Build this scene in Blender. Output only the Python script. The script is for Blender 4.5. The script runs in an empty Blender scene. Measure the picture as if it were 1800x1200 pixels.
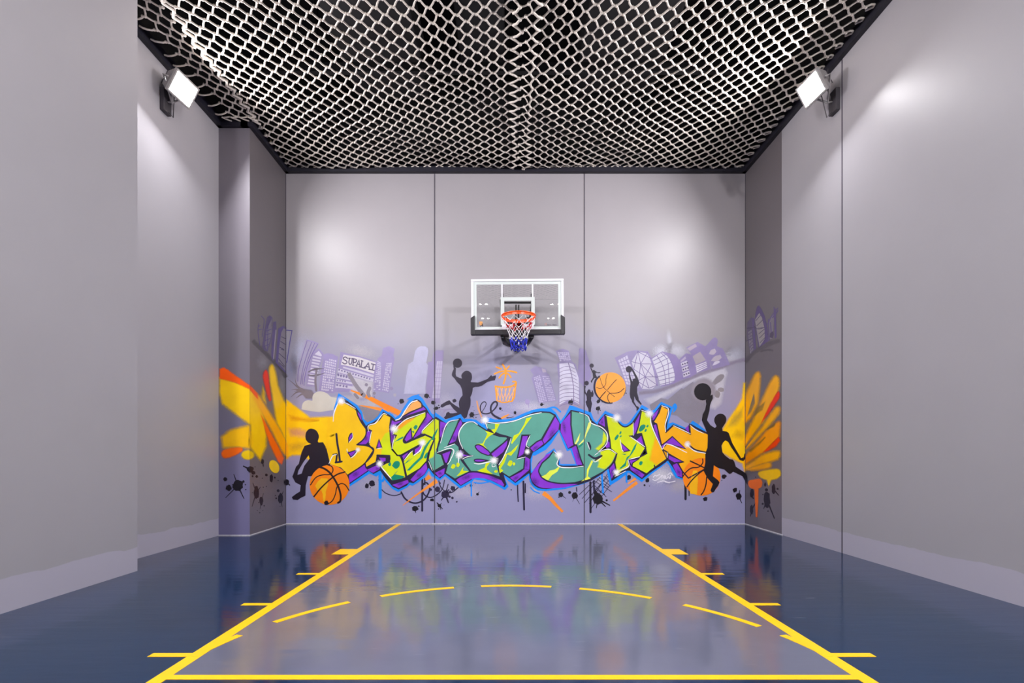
import bpy, bmesh, math, random
from mathutils import Vector, Matrix
from mathutils.geometry import tessellate_polygon

SC = bpy.context.scene
COL = SC.collection
PI = math.pi

# ------------------------------------------------------------------ camera / pixel helpers
F, VX, VY, CAMZ = 900.0, 893.0, 797.0, 1.148
YB = 8.333                       # back wall
XL, XLN, XLP, XR = -3.63, -4.05, -3.615, 3.861
YP = 7.166                       # front of the left pilaster
WT = 5.70                        # wall top


def lin(c):
    return tuple(((v / 255) / 12.92 if v <= 10.31 else ((v / 255 + 0.055) / 1.055) ** 2.4) for v in c)


def floor_pt(px, py, z=0.0):
    Y = F * (CAMZ - z) / (py - VY)
    return ((px - VX) / F * Y, Y, z)


# ------------------------------------------------------------------ materials
_M = {}


def mat(name, col, rough=0.5, metal=0.0, spec=0.5, noise=0.0, nscale=20.0, bump=0.0, bscale=60.0, coat=0.0, emit=None, estr=0.0):
    if name in _M:
        return _M[name]
    m = bpy.data.materials.new(name)
    m.use_nodes = True
    nt = m.node_tree
    b = nt.nodes['Principled BSDF']
    c = lin(col) + (1.0,)
    b.inputs['Base Color'].default_value = c
    b.inputs['Roughness'].default_value = rough
    b.inputs['Metallic'].default_value = metal
    b.inputs['Specular IOR Level'].default_value = spec
    b.inputs['Coat Weight'].default_value = coat
    if noise > 0:
        tc = nt.nodes.new('ShaderNodeTexCoord')
        n = nt.nodes.new('ShaderNodeTexNoise')
        n.inputs['Scale'].default_value = nscale
        n.inputs['Detail'].default_value = 5
        nt.links.new(tc.outputs['Object'], n.inputs['Vector'])
        r = nt.nodes.new('ShaderNodeValToRGB')
        r.color_ramp.elements[0].position = 0.3
        r.color_ramp.elements[1].position = 0.7
        r.color_ramp.elements[0].color = tuple(v * (1 - noise) for v in c[:3]) + (1,)
        r.color_ramp.elements[1].color = tuple(min(1, v * (1 + noise)) for v in c[:3]) + (1,)
        nt.links.new(n.outputs['Fac'], r.inputs['Fac'])
        nt.links.new(r.outputs['Color'], b.inputs['Base Color'])
    if bump > 0:
        tc2 = nt.nodes.new('ShaderNodeTexCoord')
        n2 = nt.nodes.new('ShaderNodeTexNoise')
        n2.inputs['Scale'].default_value = bscale
        n2.inputs['Detail'].default_value = 3
        nt.links.new(tc2.outputs['Object'], n2.inputs['Vector'])
        bp = nt.nodes.new('ShaderNodeBump')
        bp.inputs['Strength'].default_value = bump
        bp.inputs['Distance'].default_value = 0.01
        nt.links.new(n2.outputs['Fac'], bp.inputs['Height'])
        nt.links.new(bp.outputs['Normal'], b.inputs['Normal'])
    if emit:
        b.inputs['Emission Color'].default_value = lin(emit) + (1,)
        b.inputs['Emission Strength'].default_value = estr
    _M[name] = m
    return m


def paint_mat(col, soft):
    """spray paint; the soft one fades out with the 'cover' of the spray"""
    key = ('paint', tuple(col), soft)
    if key in _M:
        return _M[key]
    m = bpy.data.materials.new('spray_paint_%02x%02x%02x%s' % (col[0], col[1], col[2], '_soft' if soft else ''))
    m.use_nodes = True
    nt = m.node_tree
    b = nt.nodes['Principled BSDF']
    c = lin(col)
    tc = nt.nodes.new('ShaderNodeTexCoord')
    n = nt.nodes.new('ShaderNodeTexNoise')
    n.inputs['Scale'].default_value = 5.0
    n.inputs['Detail'].default_value = 4
    nt.links.new(tc.outputs['Object'], n.inputs['Vector'])
    r = nt.nodes.new('ShaderNodeValToRGB')
    r.color_ramp.elements[0].position = 0.3
    r.color_ramp.elements[1].position = 0.7
    r.color_ramp.elements[0].color = tuple(v * 0.93 for v in c) + (1,)
    r.color_ramp.elements[1].color = tuple(min(1, v * 1.05) for v in c) + (1,)
    nt.links.new(n.outputs['Fac'], r.inputs['Fac'])
    nt.links.new(r.outputs['Color'], b.inputs['Base Color'])
    b.inputs['Roughness'].default_value = 0.42
    b.inputs['Specular IOR Level'].default_value = 0.35
    if soft:
        # fine spray speckle: every 2 mm fleck is either paint or bare wall, denser where the spray was thicker
        at = nt.nodes.new('ShaderNodeAttribute')
        at.attribute_name = 'cover'
        sn = nt.nodes.new('ShaderNodeVectorMath')
        sn.operation = 'SNAP'
        sn.inputs[1].default_value = (0.002, 0.002, 0.002)
        nt.links.new(tc.outputs['Object'], sn.inputs[0])
        wn = nt.nodes.new('ShaderNodeTexWhiteNoise')
        nt.links.new(sn.outputs[0], wn.inputs['Vector'])
        ls = nt.nodes.new('ShaderNodeMath')
        ls.operation = 'LESS_THAN'
        nt.links.new(wn.outputs['Value'], ls.inputs[0])
        nt.links.new(at.outputs['Fac'], ls.inputs[1])
        tr = nt.nodes.new('ShaderNodeBsdfTransparent')
        mx = nt.nodes.new('ShaderNodeMixShader')
        out = nt.nodes['Material Output']
        nt.links.new(ls.outputs[0], mx.inputs['Fac'])
        nt.links.new(tr.outputs[0], mx.inputs[1])
        nt.links.new(b.outputs[0], mx.inputs[2])
        nt.links.new(mx.outputs[0], out.inputs['Surface'])
    _M[key] = m
    return m


def wall_mat(name, col, band=None, haze=None):
    """satin wall paint; band = paler repainted strip with a ragged top edge along the floor, haze = tint growing towards the floor, lavender paint on the mural wall"""
    m = bpy.data.materials.new(name)
    m.use_nodes = True
    nt = m.node_tree
    b = nt.nodes['Principled BSDF']
    b.inputs['Roughness'].default_value = 0.40
    b.inputs['Specular IOR Level'].default_value = 0.42
    tc = nt.nodes.new('ShaderNodeTexCoord')
    L = nt.links.new

    def noise(scale, detail=3, sc=(1, 1, 1)):
        mp = nt.nodes.new('ShaderNodeMapping')
        mp.inputs['Scale'].default_value = sc
        L(tc.outputs['Object'], mp.inputs['Vector'])
        n = nt.nodes.new('ShaderNodeTexNoise')
        n.inputs['Scale'].default_value = scale
        n.inputs['Detail'].default_value = detail
        L(mp.outputs[0], n.inputs['Vector'])
        return n.outputs['Fac']

    def math_(op, a, bb, clamp=False):
        n = nt.nodes.new('ShaderNodeMath')
        n.operation = op
        n.use_clamp = clamp
        for i, v in enumerate((a, bb)):
            if isinstance(v, (int, float)):
                n.inputs[i].default_value = v
            else:
                L(v, n.inputs[i])
        return n.outputs[0]

    def mix(f, a, bb):
        n = nt.nodes.new('ShaderNodeMix')
        n.data_type = 'RGBA'
        if isinstance(f, (int, float)):
            n.inputs['Factor'].default_value = f
        else:
            L(f, n.inputs['Factor'])
        for k, v in ((6, a), (7, bb)):
            if isinstance(v, tuple):
                n.inputs[k].default_value = v
            else:
                L(v, n.inputs[k])
        return n.outputs[2]
    c = lin(col)
    base = mix(noise(1.3, 4), tuple(v * 0.95 for v in c) + (1,), tuple(v * 1.05 for v in c) + (1,))
    sp = nt.nodes.new('ShaderNodeSeparateXYZ')
    L(tc.outputs['Object'], sp.inputs[0])
    z = sp.outputs['Z']
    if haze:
        # haze tint: full below z0, gone above z1, cloudy edge
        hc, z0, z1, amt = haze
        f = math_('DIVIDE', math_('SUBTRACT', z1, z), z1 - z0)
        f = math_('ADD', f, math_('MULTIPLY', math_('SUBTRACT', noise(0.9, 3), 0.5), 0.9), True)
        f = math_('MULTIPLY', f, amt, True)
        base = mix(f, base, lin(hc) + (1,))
    if band:
        bc, h = band
        zz = math_('ADD', z, math_('MULTIPLY', math_('SUBTRACT', noise(2.2, 4), 0.5), 0.10))
        f = math_('MULTIPLY', math_('SUBTRACT', h, zz), 150.0, True)
        base = mix(f, base, lin(bc) + (1,))
    L(base, b.inputs['Base Color'])
    bp = nt.nodes.new('ShaderNodeBump')
    bp.inputs['Strength'].default_value = 0.06
    bp.inputs['Distance'].default_value = 0.01
    L(noise(9.0, 5), bp.inputs['Height'])
    L(bp.outputs[0], b.inputs['Normal'])
    return m


def floor_mat(name, col, rough=0.105):
    """glossy rolled floor paint: lightly rippled, scuffed"""
    m = bpy.data.materials.new(name)
    m.use_nodes = True
    nt = m.node_tree
    L = nt.links.new
    b = nt.nodes['Principled BSDF']
    tc = nt.nodes.new('ShaderNodeTexCoord')
    c = lin(col)

    def noise(scale, detail, sc):
        mp = nt.nodes.new('ShaderNodeMapping')
        mp.inputs['Scale'].default_value = sc
        L(tc.outputs['Object'], mp.inputs['Vector'])
        n = nt.nodes.new('ShaderNodeTexNoise')
        n.inputs['Scale'].default_value = scale
        n.inputs['Detail'].default_value = detail
        L(mp.outputs[0], n.inputs['Vector'])
        return n.outputs['Fac']
    r = nt.nodes.new('ShaderNodeValToRGB')
    r.color_ramp.elements[0].position = 0.3
    r.color_ramp.elements[1].position = 0.75
    r.color_ramp.elements[0].color = tuple(v * 0.88 for v in c) + (1,)
    r.color_ramp.elements[1].color = tuple(v * 1.12 for v in c) + (1,)
    L(noise(1.6, 6, (1, 1, 1)), r.inputs['Fac'])
    # pale scuffs and specks
    sc = nt.nodes.new('ShaderNodeValToRGB')
    sc.color_ramp.elements[0].position = 0.66
    sc.color_ramp.elements[1].position = 0.78
    L(noise(3.0, 8, (1.2, 7.0, 1)), sc.inputs['Fac'])
    mx = nt.nodes.new('ShaderNodeMix')
    mx.data_type = 'RGBA'
    mu = nt.nodes.new('ShaderNodeMath')
    mu.operation = 'MULTIPLY'
    mu.inputs[1].default_value = 0.16
    L(sc.outputs[0], mu.inputs[0])
    L(mu.outputs[0], mx.inputs['Factor'])
    L(r.outputs[0], mx.inputs[6])
    mx.inputs[7].default_value = lin((150, 155, 175)) + (1,)
    L(mx.outputs[2], b.inputs['Base Color'])
    rr = nt.nodes.new('ShaderNodeMapRange')
    rr.inputs['To Min'].default_value = rough * 0.75
    rr.inputs['To Max'].default_value = rough * 1.35
    L(noise(2.5, 5, (1, 2, 1)), rr.inputs['Value'])
    L(rr.outputs[0], b.inputs['Roughness'])
    b.inputs['IOR'].default_value = 1.5
    bp = nt.nodes.new('ShaderNodeBump')
    bp.inputs['Strength'].default_value = 0.07
    bp.inputs['Distance'].default_value = 0.02
    L(noise(3.2, 3, (0.6, 3.0, 1)), bp.inputs['Height'])
    L(bp.outputs[0], b.inputs['Normal'])
    return m


# ------------------------------------------------------------------ mesh builder
class MB:
    def __init__(s):
        s.v, s.f, s.mi, s.mats, s.sm = [], [], [], [], []

    def m(s, mt):
        if mt not in s.mats:
            s.mats.append(mt)
        return s.mats.index(mt)

    def add(s, vs, fs, mt, smooth=False):
        o = len(s.v)
        k = s.m(mt)
        s.v += [tuple(p) for p in vs]
        for f in fs:
            s.f.append(tuple(i + o for i in f))
            s.mi.append(k)
            s.sm.append(smooth)
        return s

    def box(s, a, b, mt, M=None):
        (x0, y0, z0), (x1, y1, z1) = a, b
        vs = [(x0, y0, z0), (x1, y0, z0), (x1, y1, z0), (x0, y1, z0), (x0, y0, z1), (x1, y0, z1), (x1, y1, z1), (x0, y1, z1)]
        if M is not None:
            vs = [M @ Vector(p) for p in vs]
        return s.add(vs, [(0, 3, 2, 1), (4, 5, 6, 7), (0, 1, 5, 4), (1, 2, 6, 5), (2, 3, 7, 6), (3, 0, 4, 7)], mt)

    def tube(s, pts, r, mt, n=8, closed=False, caps=True):
        pts = [Vector(p) for p in pts]
        N = len(pts)
        rs = r if isinstance(r, (list, tuple)) else [r] * N
        vs, fs = [], []
        up = Vector((0.31, 0.17, 0.94)).normalized()
        for i, p in enumerate(pts):
            a = pts[(i - 1) % N] if (closed or i > 0) else p
            c = pts[(i + 1) % N] if (closed or i < N - 1) else p
            t = (c - a)
            t = t.normalized() if t.length > 1e-9 else Vector((0, 0, 1))
            u = t.cross(up)
            if u.length < 1e-3:
                u = t.cross(Vector((1, 0, 0)))
            u.normalize()
            w = u.cross(t)
            for k in range(n):
                q = 2 * PI * k / n
                vs.append(p + (u * math.cos(q) + w * math.sin(q)) * rs[i])
        for i in range(N if closed else N - 1):
            j = (i + 1) % N
            for k in range(n):
                k2 = (k + 1) % n
                fs.append((i * n + k, i * n + k2, j * n + k2, j * n + k))
        if caps and not closed:
            fs.append(tuple(range(n - 1, -1, -1)))
            fs.append(tuple((N - 1) * n + k for k in range(n)))
        return s.add(vs, fs, mt, True)

    def ball(s, c, r, mt, nu=8, nv=5, sc=(1, 1, 1)):
        vs = [(c[0], c[1], c[2] + r * sc[2])]
        for j in range(1, nv):
            ph = PI * j / nv
            for i in range(nu):
                th = 2 * PI * i / nu
                vs.append((c[0] + r * sc[0] * math.sin(ph) * math.cos(th), c[1] + r * sc[1] * math.sin(ph) * math.sin(th), c[2] + r * sc[2] * math.cos(ph)))
        vs.append((c[0], c[1], c[2] - r * sc[2]))
        fs = []
        for i in range(nu):
            fs.append((0, 1 + i, 1 + (i + 1) % nu))
            for j in range(nv - 2):
                a, b = 1 + j * nu, 1 + (j + 1) * nu
                fs.append((a + i, b + i, b + (i + 1) % nu, a + (i + 1) % nu))
            a = 1 + (nv - 2) * nu
            fs.append((a + i, len(vs) - 1, a + (i + 1) % nu))
        return s.add(vs, fs, mt, True)

    def disc(s, c, r, h, mt, axis='z', n=24):
        vs, fs = [], []
        for k in range(n):
            q = 2 * PI * k / n
            for e in (0, h):
                a, b = r * math.cos(q), r * math.sin(q)
                vs.append((c[0] + a, c[1] + b, c[2] + e) if axis == 'z' else (c[0] + a, c[1] + e, c[2] + b))
        for k in range(n):
            k2 = (k + 1) % n
            fs.append((2 * k, 2 * k2, 2 * k2 + 1, 2 * k + 1))
        fs.append(tuple(2 * k for k in range(n))[::-1])
        fs.append(tuple(2 * k + 1 for k in range(n)))
        return s.add(vs, fs, mt)

    def build(s, name, parent=None, bevel=0.0, origin=None):
        me = bpy.data.meshes.new(name)
        vs = s.v
        if origin is not None:
            vs = [(a - origin[0], b - origin[1], c - origin[2]) for a, b, c in vs]
        me.from_pydata(vs, [], s.f)
        for mt in s.mats:
            me.materials.append(mt)
        me.polygons.foreach_set('material_index', s.mi)
        me.polygons.foreach_set('use_smooth', s.sm)
        bm = bmesh.new()
        bm.from_mesh(me)
        bmesh.ops.recalc_face_normals(bm, faces=bm.faces)
        bm.to_mesh(me)
        bm.free()
        o = bpy.data.objects.new(name, me)
        COL.objects.link(o)
        if origin is not None:
            o.location = origin
        if parent is not None:
            o.parent = parent
            if origin is None:
                o.matrix_parent_inverse = Matrix.Translation(-Vector(parent.location)) if parent.rotation_euler.z == 0 else Matrix()
        if bevel > 0:
            bv = o.modifiers.new('bevel', 'BEVEL')
            bv.width = bevel
            bv.segments = 2
            bv.limit_method = 'ANGLE'
        return o


def empty(name, loc, label, cat, group=None):
    o = bpy.data.objects.new(name, None)
    COL.objects.link(o)
    o.location = loc
    o['label'] = label
    o['category'] = cat
    if group:
        o['group'] = group
    return o


def tag(o, label, cat, group=None):
    o['label'] = label
    o['category'] = cat
    if group:
        o['group'] = group
    return o


def struct(o, label=None, cat=None):
    o['kind'] = 'structure'
    if label:
        o['label'] = label
    if cat:
        o['category'] = cat
    return o


# ------------------------------------------------------------------ room shell
GREY = (163, 160, 166)
W_SIDE = wall_mat('wall_paint_side', GREY, band=((176, 172, 187), 0.25))
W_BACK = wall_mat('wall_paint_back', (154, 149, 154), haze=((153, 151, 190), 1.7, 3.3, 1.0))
W_DARK = wall_mat('wall_paint_pilaster', (112, 107, 116), haze=((116, 112, 156), 0.6, 2.4, 0.8))  # turns more lavender towards the floor
W_DARK2 = wall_mat('wall_paint_return', (106, 100, 104), haze=((112, 106, 122), 0.3, 1.4, 0.5))  # slightly more lavender low down
W_WHITE = mat('lobby_white', (205, 203, 200), 0.6, noise=0.03, nscale=2)
BLACK = mat('black_void_paint', (16, 16, 19), 0.85, noise=0.2, nscale=2)
BLACK2 = mat('black_steel', (10, 10, 14), 0.5, noise=0.2, nscale=6)
RAIL = mat('black_rail_paint', (22, 20, 34), 0.5, noise=0.15, nscale=8)
SEAM = mat('dark_joint', (62, 56, 70), 0.7, noise=0.1, nscale=10)
FLOOR_BLUE = floor_mat('floor_blue', (2, 37, 68))
FLOOR_GREY = floor_mat('floor_key_grey', (90, 93, 112))

Y0 = -0.45      # where the court ends and the lobby behind the camera begins
LB = -6.5       # lobby end
b = MB()
b.box((-4.4, LB, -0.1), (4.4, YB + 0.15, 0), FLOOR_BLUE)
struct(b.build('floor'), 'glossy dark blue painted court floor', 'floor')
sx = [(VX, 0)]
XS1, XS2 = (764 - VX) / F * YB, (1027 - VX) / F * YB
b = MB()
g = 0.006
for x0, x1 in ((-4.3, XS1 - g), (XS1 + g, XS2 - g), (XS2 + g, 4.2)):
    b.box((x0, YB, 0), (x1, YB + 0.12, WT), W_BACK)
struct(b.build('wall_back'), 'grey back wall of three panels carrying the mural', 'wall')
b = MB().box((-4.3, Y0, 0), (XL, 5.015, WT), W_SIDE)
struct(b.build('wall_left'), 'grey left wall nearest the viewer', 'wall')
b = MB().box((-4.3, 5.015, 0), (XLN, YP, WT), W_SIDE)
struct(b.build('wall_left_recess'), 'grey recessed left wall under the left floodlight', 'wall')
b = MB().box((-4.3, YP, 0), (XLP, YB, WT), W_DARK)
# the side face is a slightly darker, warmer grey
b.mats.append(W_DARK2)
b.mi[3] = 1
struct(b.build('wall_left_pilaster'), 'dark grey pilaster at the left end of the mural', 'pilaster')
b = MB().box((XR, Y0, 0), (4.2, 5.915 - g, WT), W_SIDE).box((XR, 5.915 + g, 0), (4.2, 7.222, WT), W_SIDE)
struct(b.build('wall_right'), 'grey right wall with one upright joint', 'wall')
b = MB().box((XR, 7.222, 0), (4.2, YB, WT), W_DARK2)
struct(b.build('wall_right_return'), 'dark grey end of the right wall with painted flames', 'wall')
for x in (XS1, XS2):
    b = MB().box((x - g, YB - 0.0055, 0), (x + g, YB + 0.01, WT), SEAM)
    struct(b.build('trim_1' if x < 0 else 'trim_2'))
b = MB().box((XR - 0.004, 5.915 - 0.007, 0), (XR + 0.02, 5.915 + 0.007, WT), SEAM)
struct(b.build('trim_3'))
b = MB().box((XLP - 0.004, YB - 0.012, 0), (XLP + 0.004, YB, WT), SEAM).box((XR - 0.004, YB - 0.012, 0), (XR + 0.003, YB, WT), SEAM)
struct(b.build('trim_4'))
# white sealant line along the foot of the back wall
WHT = mat('white_sealant', (205, 203, 210), 0.6, noise=0.15, nscale=30)
b = MB()
random.seed(5)
x = XLP
while x < XR:
    w = random.uniform(0.15, 0.6)
    b.box((x, YB - 0.006 - random.uniform(0, .004), 0.0), (min(XR, x + w), YB, 0.010 + random.uniform(0, 0.008)), WHT)
    x += w
b.box((XLN, YP - 0.008, 0), (XLP, YP, 0.012), WHT).box((XLP, YP, 0), (XLP + 0.007, YB, 0.011), WHT).box((XR - 0.007, 7.2, 0), (XR, YB, 0.012), WHT)
struct(b.build('baseboard_back'))

# black steel rail around the top of the walls and the black void above
b = MB()
zt = WT + 0.13
b.box((XLP, YB - 0.07, WT), (XR, YB + 0.12, zt), RAIL)
b.box((XLN - .2, YP - 0.06, WT), (XLP, YP + 0.05, zt), RAIL)
b.box((XLP - .1, YP - 0.06, WT), (XLP + 0.06, YB, zt), RAIL)
b.box((XLN - .2, 5.0, WT), (XLN + 0.06, YP, zt), RAIL)
b.box((XL - .2, Y0, WT), (XL + 0.06, 5.03, zt), RAIL)
b.box((XR - 0.06, Y0, WT), (XR + .2, YB, zt), RAIL)
struct(b.build('trim_rail'), 'black steel rail round the top of the walls holding the net', 'rail')
b = MB()
b.box((-4.4, Y0, 7.4), (4.4, YB + 0.3, 7.5), BLACK)
b.box((-4.4, YB + 0.02, zt), (4.4, YB + 0.14, 7.4), BLACK)
b.box((-4.4, Y0, zt), (-4.2, YB, 7.4), BLACK)
b.box((4.05, Y0, zt), (4.2, YB, 7.4), BLACK)
b.box((-4.4, Y0 - 0.1, zt), (4.4, Y0, 7.5), BLACK)
struct(b.build('ceiling'), 'black painted ceiling void above the rope net', 'ceiling')
# black ductwork and hangers in the void
DUCT = mat('dark_duct', (34, 33, 35), 0.6, noise=0.12, nscale=3)
for i, (x0, x1, y0, y1, z0, z1) in enumerate(((-2.3, -1.2, 3.0, 7.9, 6.6, 7.1), (1.0, 2.2, 3.0, 7.9, 6.7, 7.15), (-0.7, -0.05, 3.5, 7.6, 6.9, 7.25))):
    d = MB().box((x0, y0, z0), (x1, y1, z1), DUCT)
    o = tag(d.build('air_duct', bevel=0.02, origin=((x0 + x1) / 2, (y0 + y1) / 2, z0)),
            ('dark air duct above the net on the left', 'dark air duct above the net on the right', 'dark air duct above the middle seam of the net')[i], 'duct', 'air ducts above the net')
for i, (x0, x1, y0, y1) in enumerate(((-3.4, 3.4, 5.55, 5.62), (-3.4, 3.4, 6.9, 6.97))):
    d = MB().box((x0, y0, 6.30), (x1, y1, 6.42), BLACK2)
    for xx in (-2.6, 0.1, 2.6):
        d.box((xx - 0.02, y0 + 0.01, 6.42), (xx + 0.02, y1 - 0.01, 7.4), BLACK2)
    tag(d.build('ceiling_beam', origin=(0, y0, 6.3)), ('black crossbar in the ceiling void farther from the mural wall', 'black crossbar in the ceiling void nearer the mural wall')[i], 'beam', 'beams above the net')

# lobby behind the viewer
b = MB()
b.box((-4.4, LB, 6.0), (4.4, Y0 - 0.1, 6.1), W_WHITE)
struct(b.build('ceiling_lobby'))
for nm, a, c in (('wall_lobby_left', (-4.4, LB, 0), (-4.3, Y0, 6.0)), ('wall_lobby_right', (4.2, LB, 0), (4.4, Y0, 6.0)), ('wall_front', (-4.4, LB - 0.1, 0), (4.4, LB, 6.1))):
    struct(MB().box(a, c, W_WHITE).build(nm))

# ------------------------------------------------------------------ court markings
YEL = mat('yellow_line_paint', (232, 182, 0), 0.38, spec=0.3, noise=0.05, nscale=6)
LX0, LX1, YFT = -1.775, 1.818, 2.627
CX = 0.02
court = empty('court_marking', (CX, YFT, 0.0), 'yellow free-throw lane lines round a grey key on the blue floor', 'floor marking')
b = MB().box((LX0, YFT, 0.0), (LX1, YB - 0.012, 0.001), FLOOR_GREY)
o = b.build('key_paint', court)
o['label'] = 'grey painted key inside the yellow lines'


def flat(pts, z0=0.0, z1=0.0022):
    n = len(pts)
    bb = MB()
    vs = [(p[0], p[1], z0) for p in pts] + [(p[0], p[1], z1) for p in pts]
    fs = [tuple(range(n))[::-1], tuple(range(n, 2 * n))] + [(i, (i + 1) % n, n + (i + 1) % n, n + i) for i in range(n)]
    return bb.add(vs, fs, YEL)


for X in (LX0, LX1):
    flat([(X - 0.038, 1.0), (X + 0.038, 1.0), (X + 0.038, YB - 0.012), (X - 0.038, YB - 0.012)]).build('side_line', court)
flat([(LX0 + .038, YFT - 0.026), (LX1 - .038, YFT - 0.026), (LX1 - .038, YFT + 0.026), (LX0 + .038, YFT + 0.026)]).build('free_throw_line', court)
for y, h, w in ((5.99, 0.16, 0.2), (4.885, 0.03, 0.2), (3.90, 0.027, 0.21), (2.918, 0.026, 0.225)):
    flat([(LX0 - .038 - w, y - h), (LX0 - .038, y - h), (LX0 - .038, y + h), (LX0 - .038 - w, y + h)]).build('lane_block' if h > .1 else 'lane_tick', court)
    flat([(LX1 + .038, y - h), (LX1 + .038 + w, y - h), (LX1 + .038 + w, y + h), (LX1 + .038, y + h)]).build('lane_block' if h > .1 else 'lane_tick', court)
R0 = 1.82
for a0, a1 in ((171.5, 160.5), (152, 133.2), (125, 105.4), (98, 78.8), (71.2, 52.2), (43.7, 25.1), (19.5, 8.5)):
    N = 10
    an = [math.radians(a0 + (a1 - a0) * i / N) for i in range(N + 1)]
    flat([(CX + (R0 + .026) * math.cos(a), YFT + (R0 + .026) * math.sin(a)) for a in an] +
         [(CX + (R0 - .026) * math.cos(a), YFT + (R0 - .026) * math.sin(a)) for a in an[::-1]], z1=0.0030).build('arc_dash', court)

# ------------------------------------------------------------------ rope net under the ceiling
ROPE = mat('cream_rope', (226, 216, 206), 0.8, spec=0.2, noise=0.12, nscale=40, bump=0.5, bscale=90)
random.seed(11)
ZN = 5.775
HX, HY = 0.198, 0.086
NY0, NY1 = -0.3, YB - 0.09


def sag(x, y):
    u = (x - XL) / (XR - XL)
    v = (y - NY0) / (NY1 - NY0)
    s = -0.07 * max(0, math.sin(PI * min(1, max(0, u)))) ** 0.7 * max(0, math.sin(PI * min(1, max(0, v)))) ** 0.6
    return ZN + s + 0.012 * math.sin(2.1 * x + 1.3 * y) + 0.01 * math.sin(3.7 * y - 2.2 * x)


def warp(x, y):
    return (x + 0.018 * math.sin(1.7 * y + 0.9 * x) + 0.012 * math.sin(4.1 * x - 2.3 * y),
            y + 0.016 * math.sin(1.9 * x + 0.7 * y) + 0.010 * math.sin(3.3 * x + 2.9 * y))


net = empty('ceiling_net', (0.1, 4.0, ZN), 'cream knotted rope net stretched under the black ceiling', 'net')


def strand(bm, p, q, r=0.0105, n=5, slack=0.004):
    p, q = Vector(p), Vector(q)
    mid = (p + q) / 2 + Vector((random.uniform(-.006, .006), random.uniform(-.006, .006), -slack))
    bm.tube([p, (p * 2 + mid * 2) / 4 + Vector((0, 0, -slack * .3)), mid, (q * 2 + mid * 2) / 4 + Vector((0, 0, -slack * .3)), q], r, ROPE, n, caps=False)


def net_panel(x0, x1, y0, y1, edge_l=None, edge_r=None):
    bm = MB()
    rows = int(round((y1 - y0) / HY))
    cols = max(1, int(round((x1 - x0) / HX)))
    hx = (x1 - x0) / (cols + 0.5)
    hy = (y1 - y0) / rows
    P = {}
    for j in range(rows + 1):
        for i in range(cols + 1):
            x = x0 + (i + (0.5 if j % 2 else 0)) * hx
            if x > x1 + 0.01:
                continue
            y = y0 + j * hy
            xx, yy = warp(x, y)
            k = min(1.0, (j) / 1.5, (rows - j) / 1.5)
            xx = x + (xx - x)
            yy = y + (yy - y) * k
            xx += random.uniform(-.006, .006)
            yy += random.uniform(-.005, .005) * k
            P[i, j] = (xx, yy, sag(xx, yy) + random.uniform(-.004, .004))
    for (i, j), p in P.items():
        bm.ball((p[0] - 0.014, p[1], p[2]), 0.0178, ROPE, 6, 4, (1.0, 0.95, 0.9))
        bm.ball((p[0] + 0.014, p[1] + .003, p[2] - .002), 0.0178, ROPE, 6, 4, (1.0, 0.95, 0.9))
        if j < rows:
            for di, sg in ((0, (1 if j % 2 == 0 else -1)), ((-1 if j % 2 == 0 else 1), (-1 if j % 2 == 0 else 1))):
                q = P.get((i + di, j + 1))
                if q:
                    strand(bm, (p[0] + sg * 0.019, p[1], p[2]), (q[0] - sg * 0.019, q[1], q[2]))
    # selvedge: the outermost meshes on either side are closed by doubled rope
    ends_l = [P[0, j] for j in range(0, rows + 1, 2)]
    ends_r = []
    for j in range(rows + 1):
        k = max(i for (i, jj) in P if jj == j) if j in (0, 1) else (km[j % 2])
        if j in (0, 1):
            km = locals().get('km', {0: 0, 1: 0})
            km[j % 2] = k
        ends_r.append(P[k, j])
    return bm, ends_l, ends_r


XSEAM0, XSEAM1 = 0.035, 0.34
bmL, eL, sL = net_panel(XL + 0.13, XSEAM0, NY0, NY1)
bmR, sR, eR = net_panel(XSEAM1, XR - 0.17, NY0, NY1)
# hooked end loops that reach the rail on the right
class Hooks:
    def tube(self, *a):
        MB().tube(*a).build('hook', net)


hooks = Hooks()
mx = max(p[0] for p in eR)
for k, p in enumerate(eR):
    if p[0] > XR - 0.30 and k % 2 == (0 if eR[0][0] > eR[1][0] else 1):
        q = (XR - 0.065, p[1] + 0.02, WT + 0.085)
        bmR.tube([p, ((p[0] + q[0]) / 2, p[1] - .02, (p[2] + q[2]) / 2), (q[0] - .01, q[1] - .03, q[2]), q, (q[0] - .03, q[1] + .03, q[2] + .004), ((p[0] + q[0]) / 2 - .01, p[1] + .05, (p[2] + q[2]) / 2)],
                 0.0115, ROPE, 6)
        hooks.tube([(q[0] + .012, q[1], q[2]), (q[0] + .03, q[1], q[2] + .01), (q[0] + .035, q[1], q[2] - .03)], 0.005, BLACK2, 5)
for k, p in enumerate(eL):
    if p[1] < 5.0:
        q = (XL + 0.06, p[1], WT + 0.08)
        strand(bmL, p, q, 0.011)
        hooks.tube([(q[0] - .02, q[1], q[2]), (q[0] + .006, q[1], q[2] - .006)], 0.005, BLACK2, 5)
    elif p[1] > YP:
        q = (XLP + 0.065, p[1] + .02, WT + 0.08)
        bmL.tube([p, ((p[0] + q[0]) / 2, p[1], q[2] + .03), (q[0], q[1], q[2]), (p[0] - .02, p[1] + .05, p[2] + .01)], 0.0115, ROPE, 6)
        hooks.tube([(q[0] - .02, q[1], q[2]), (q[0] + .01, q[1], q[2])], 0.005, BLACK2, 5)
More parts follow.
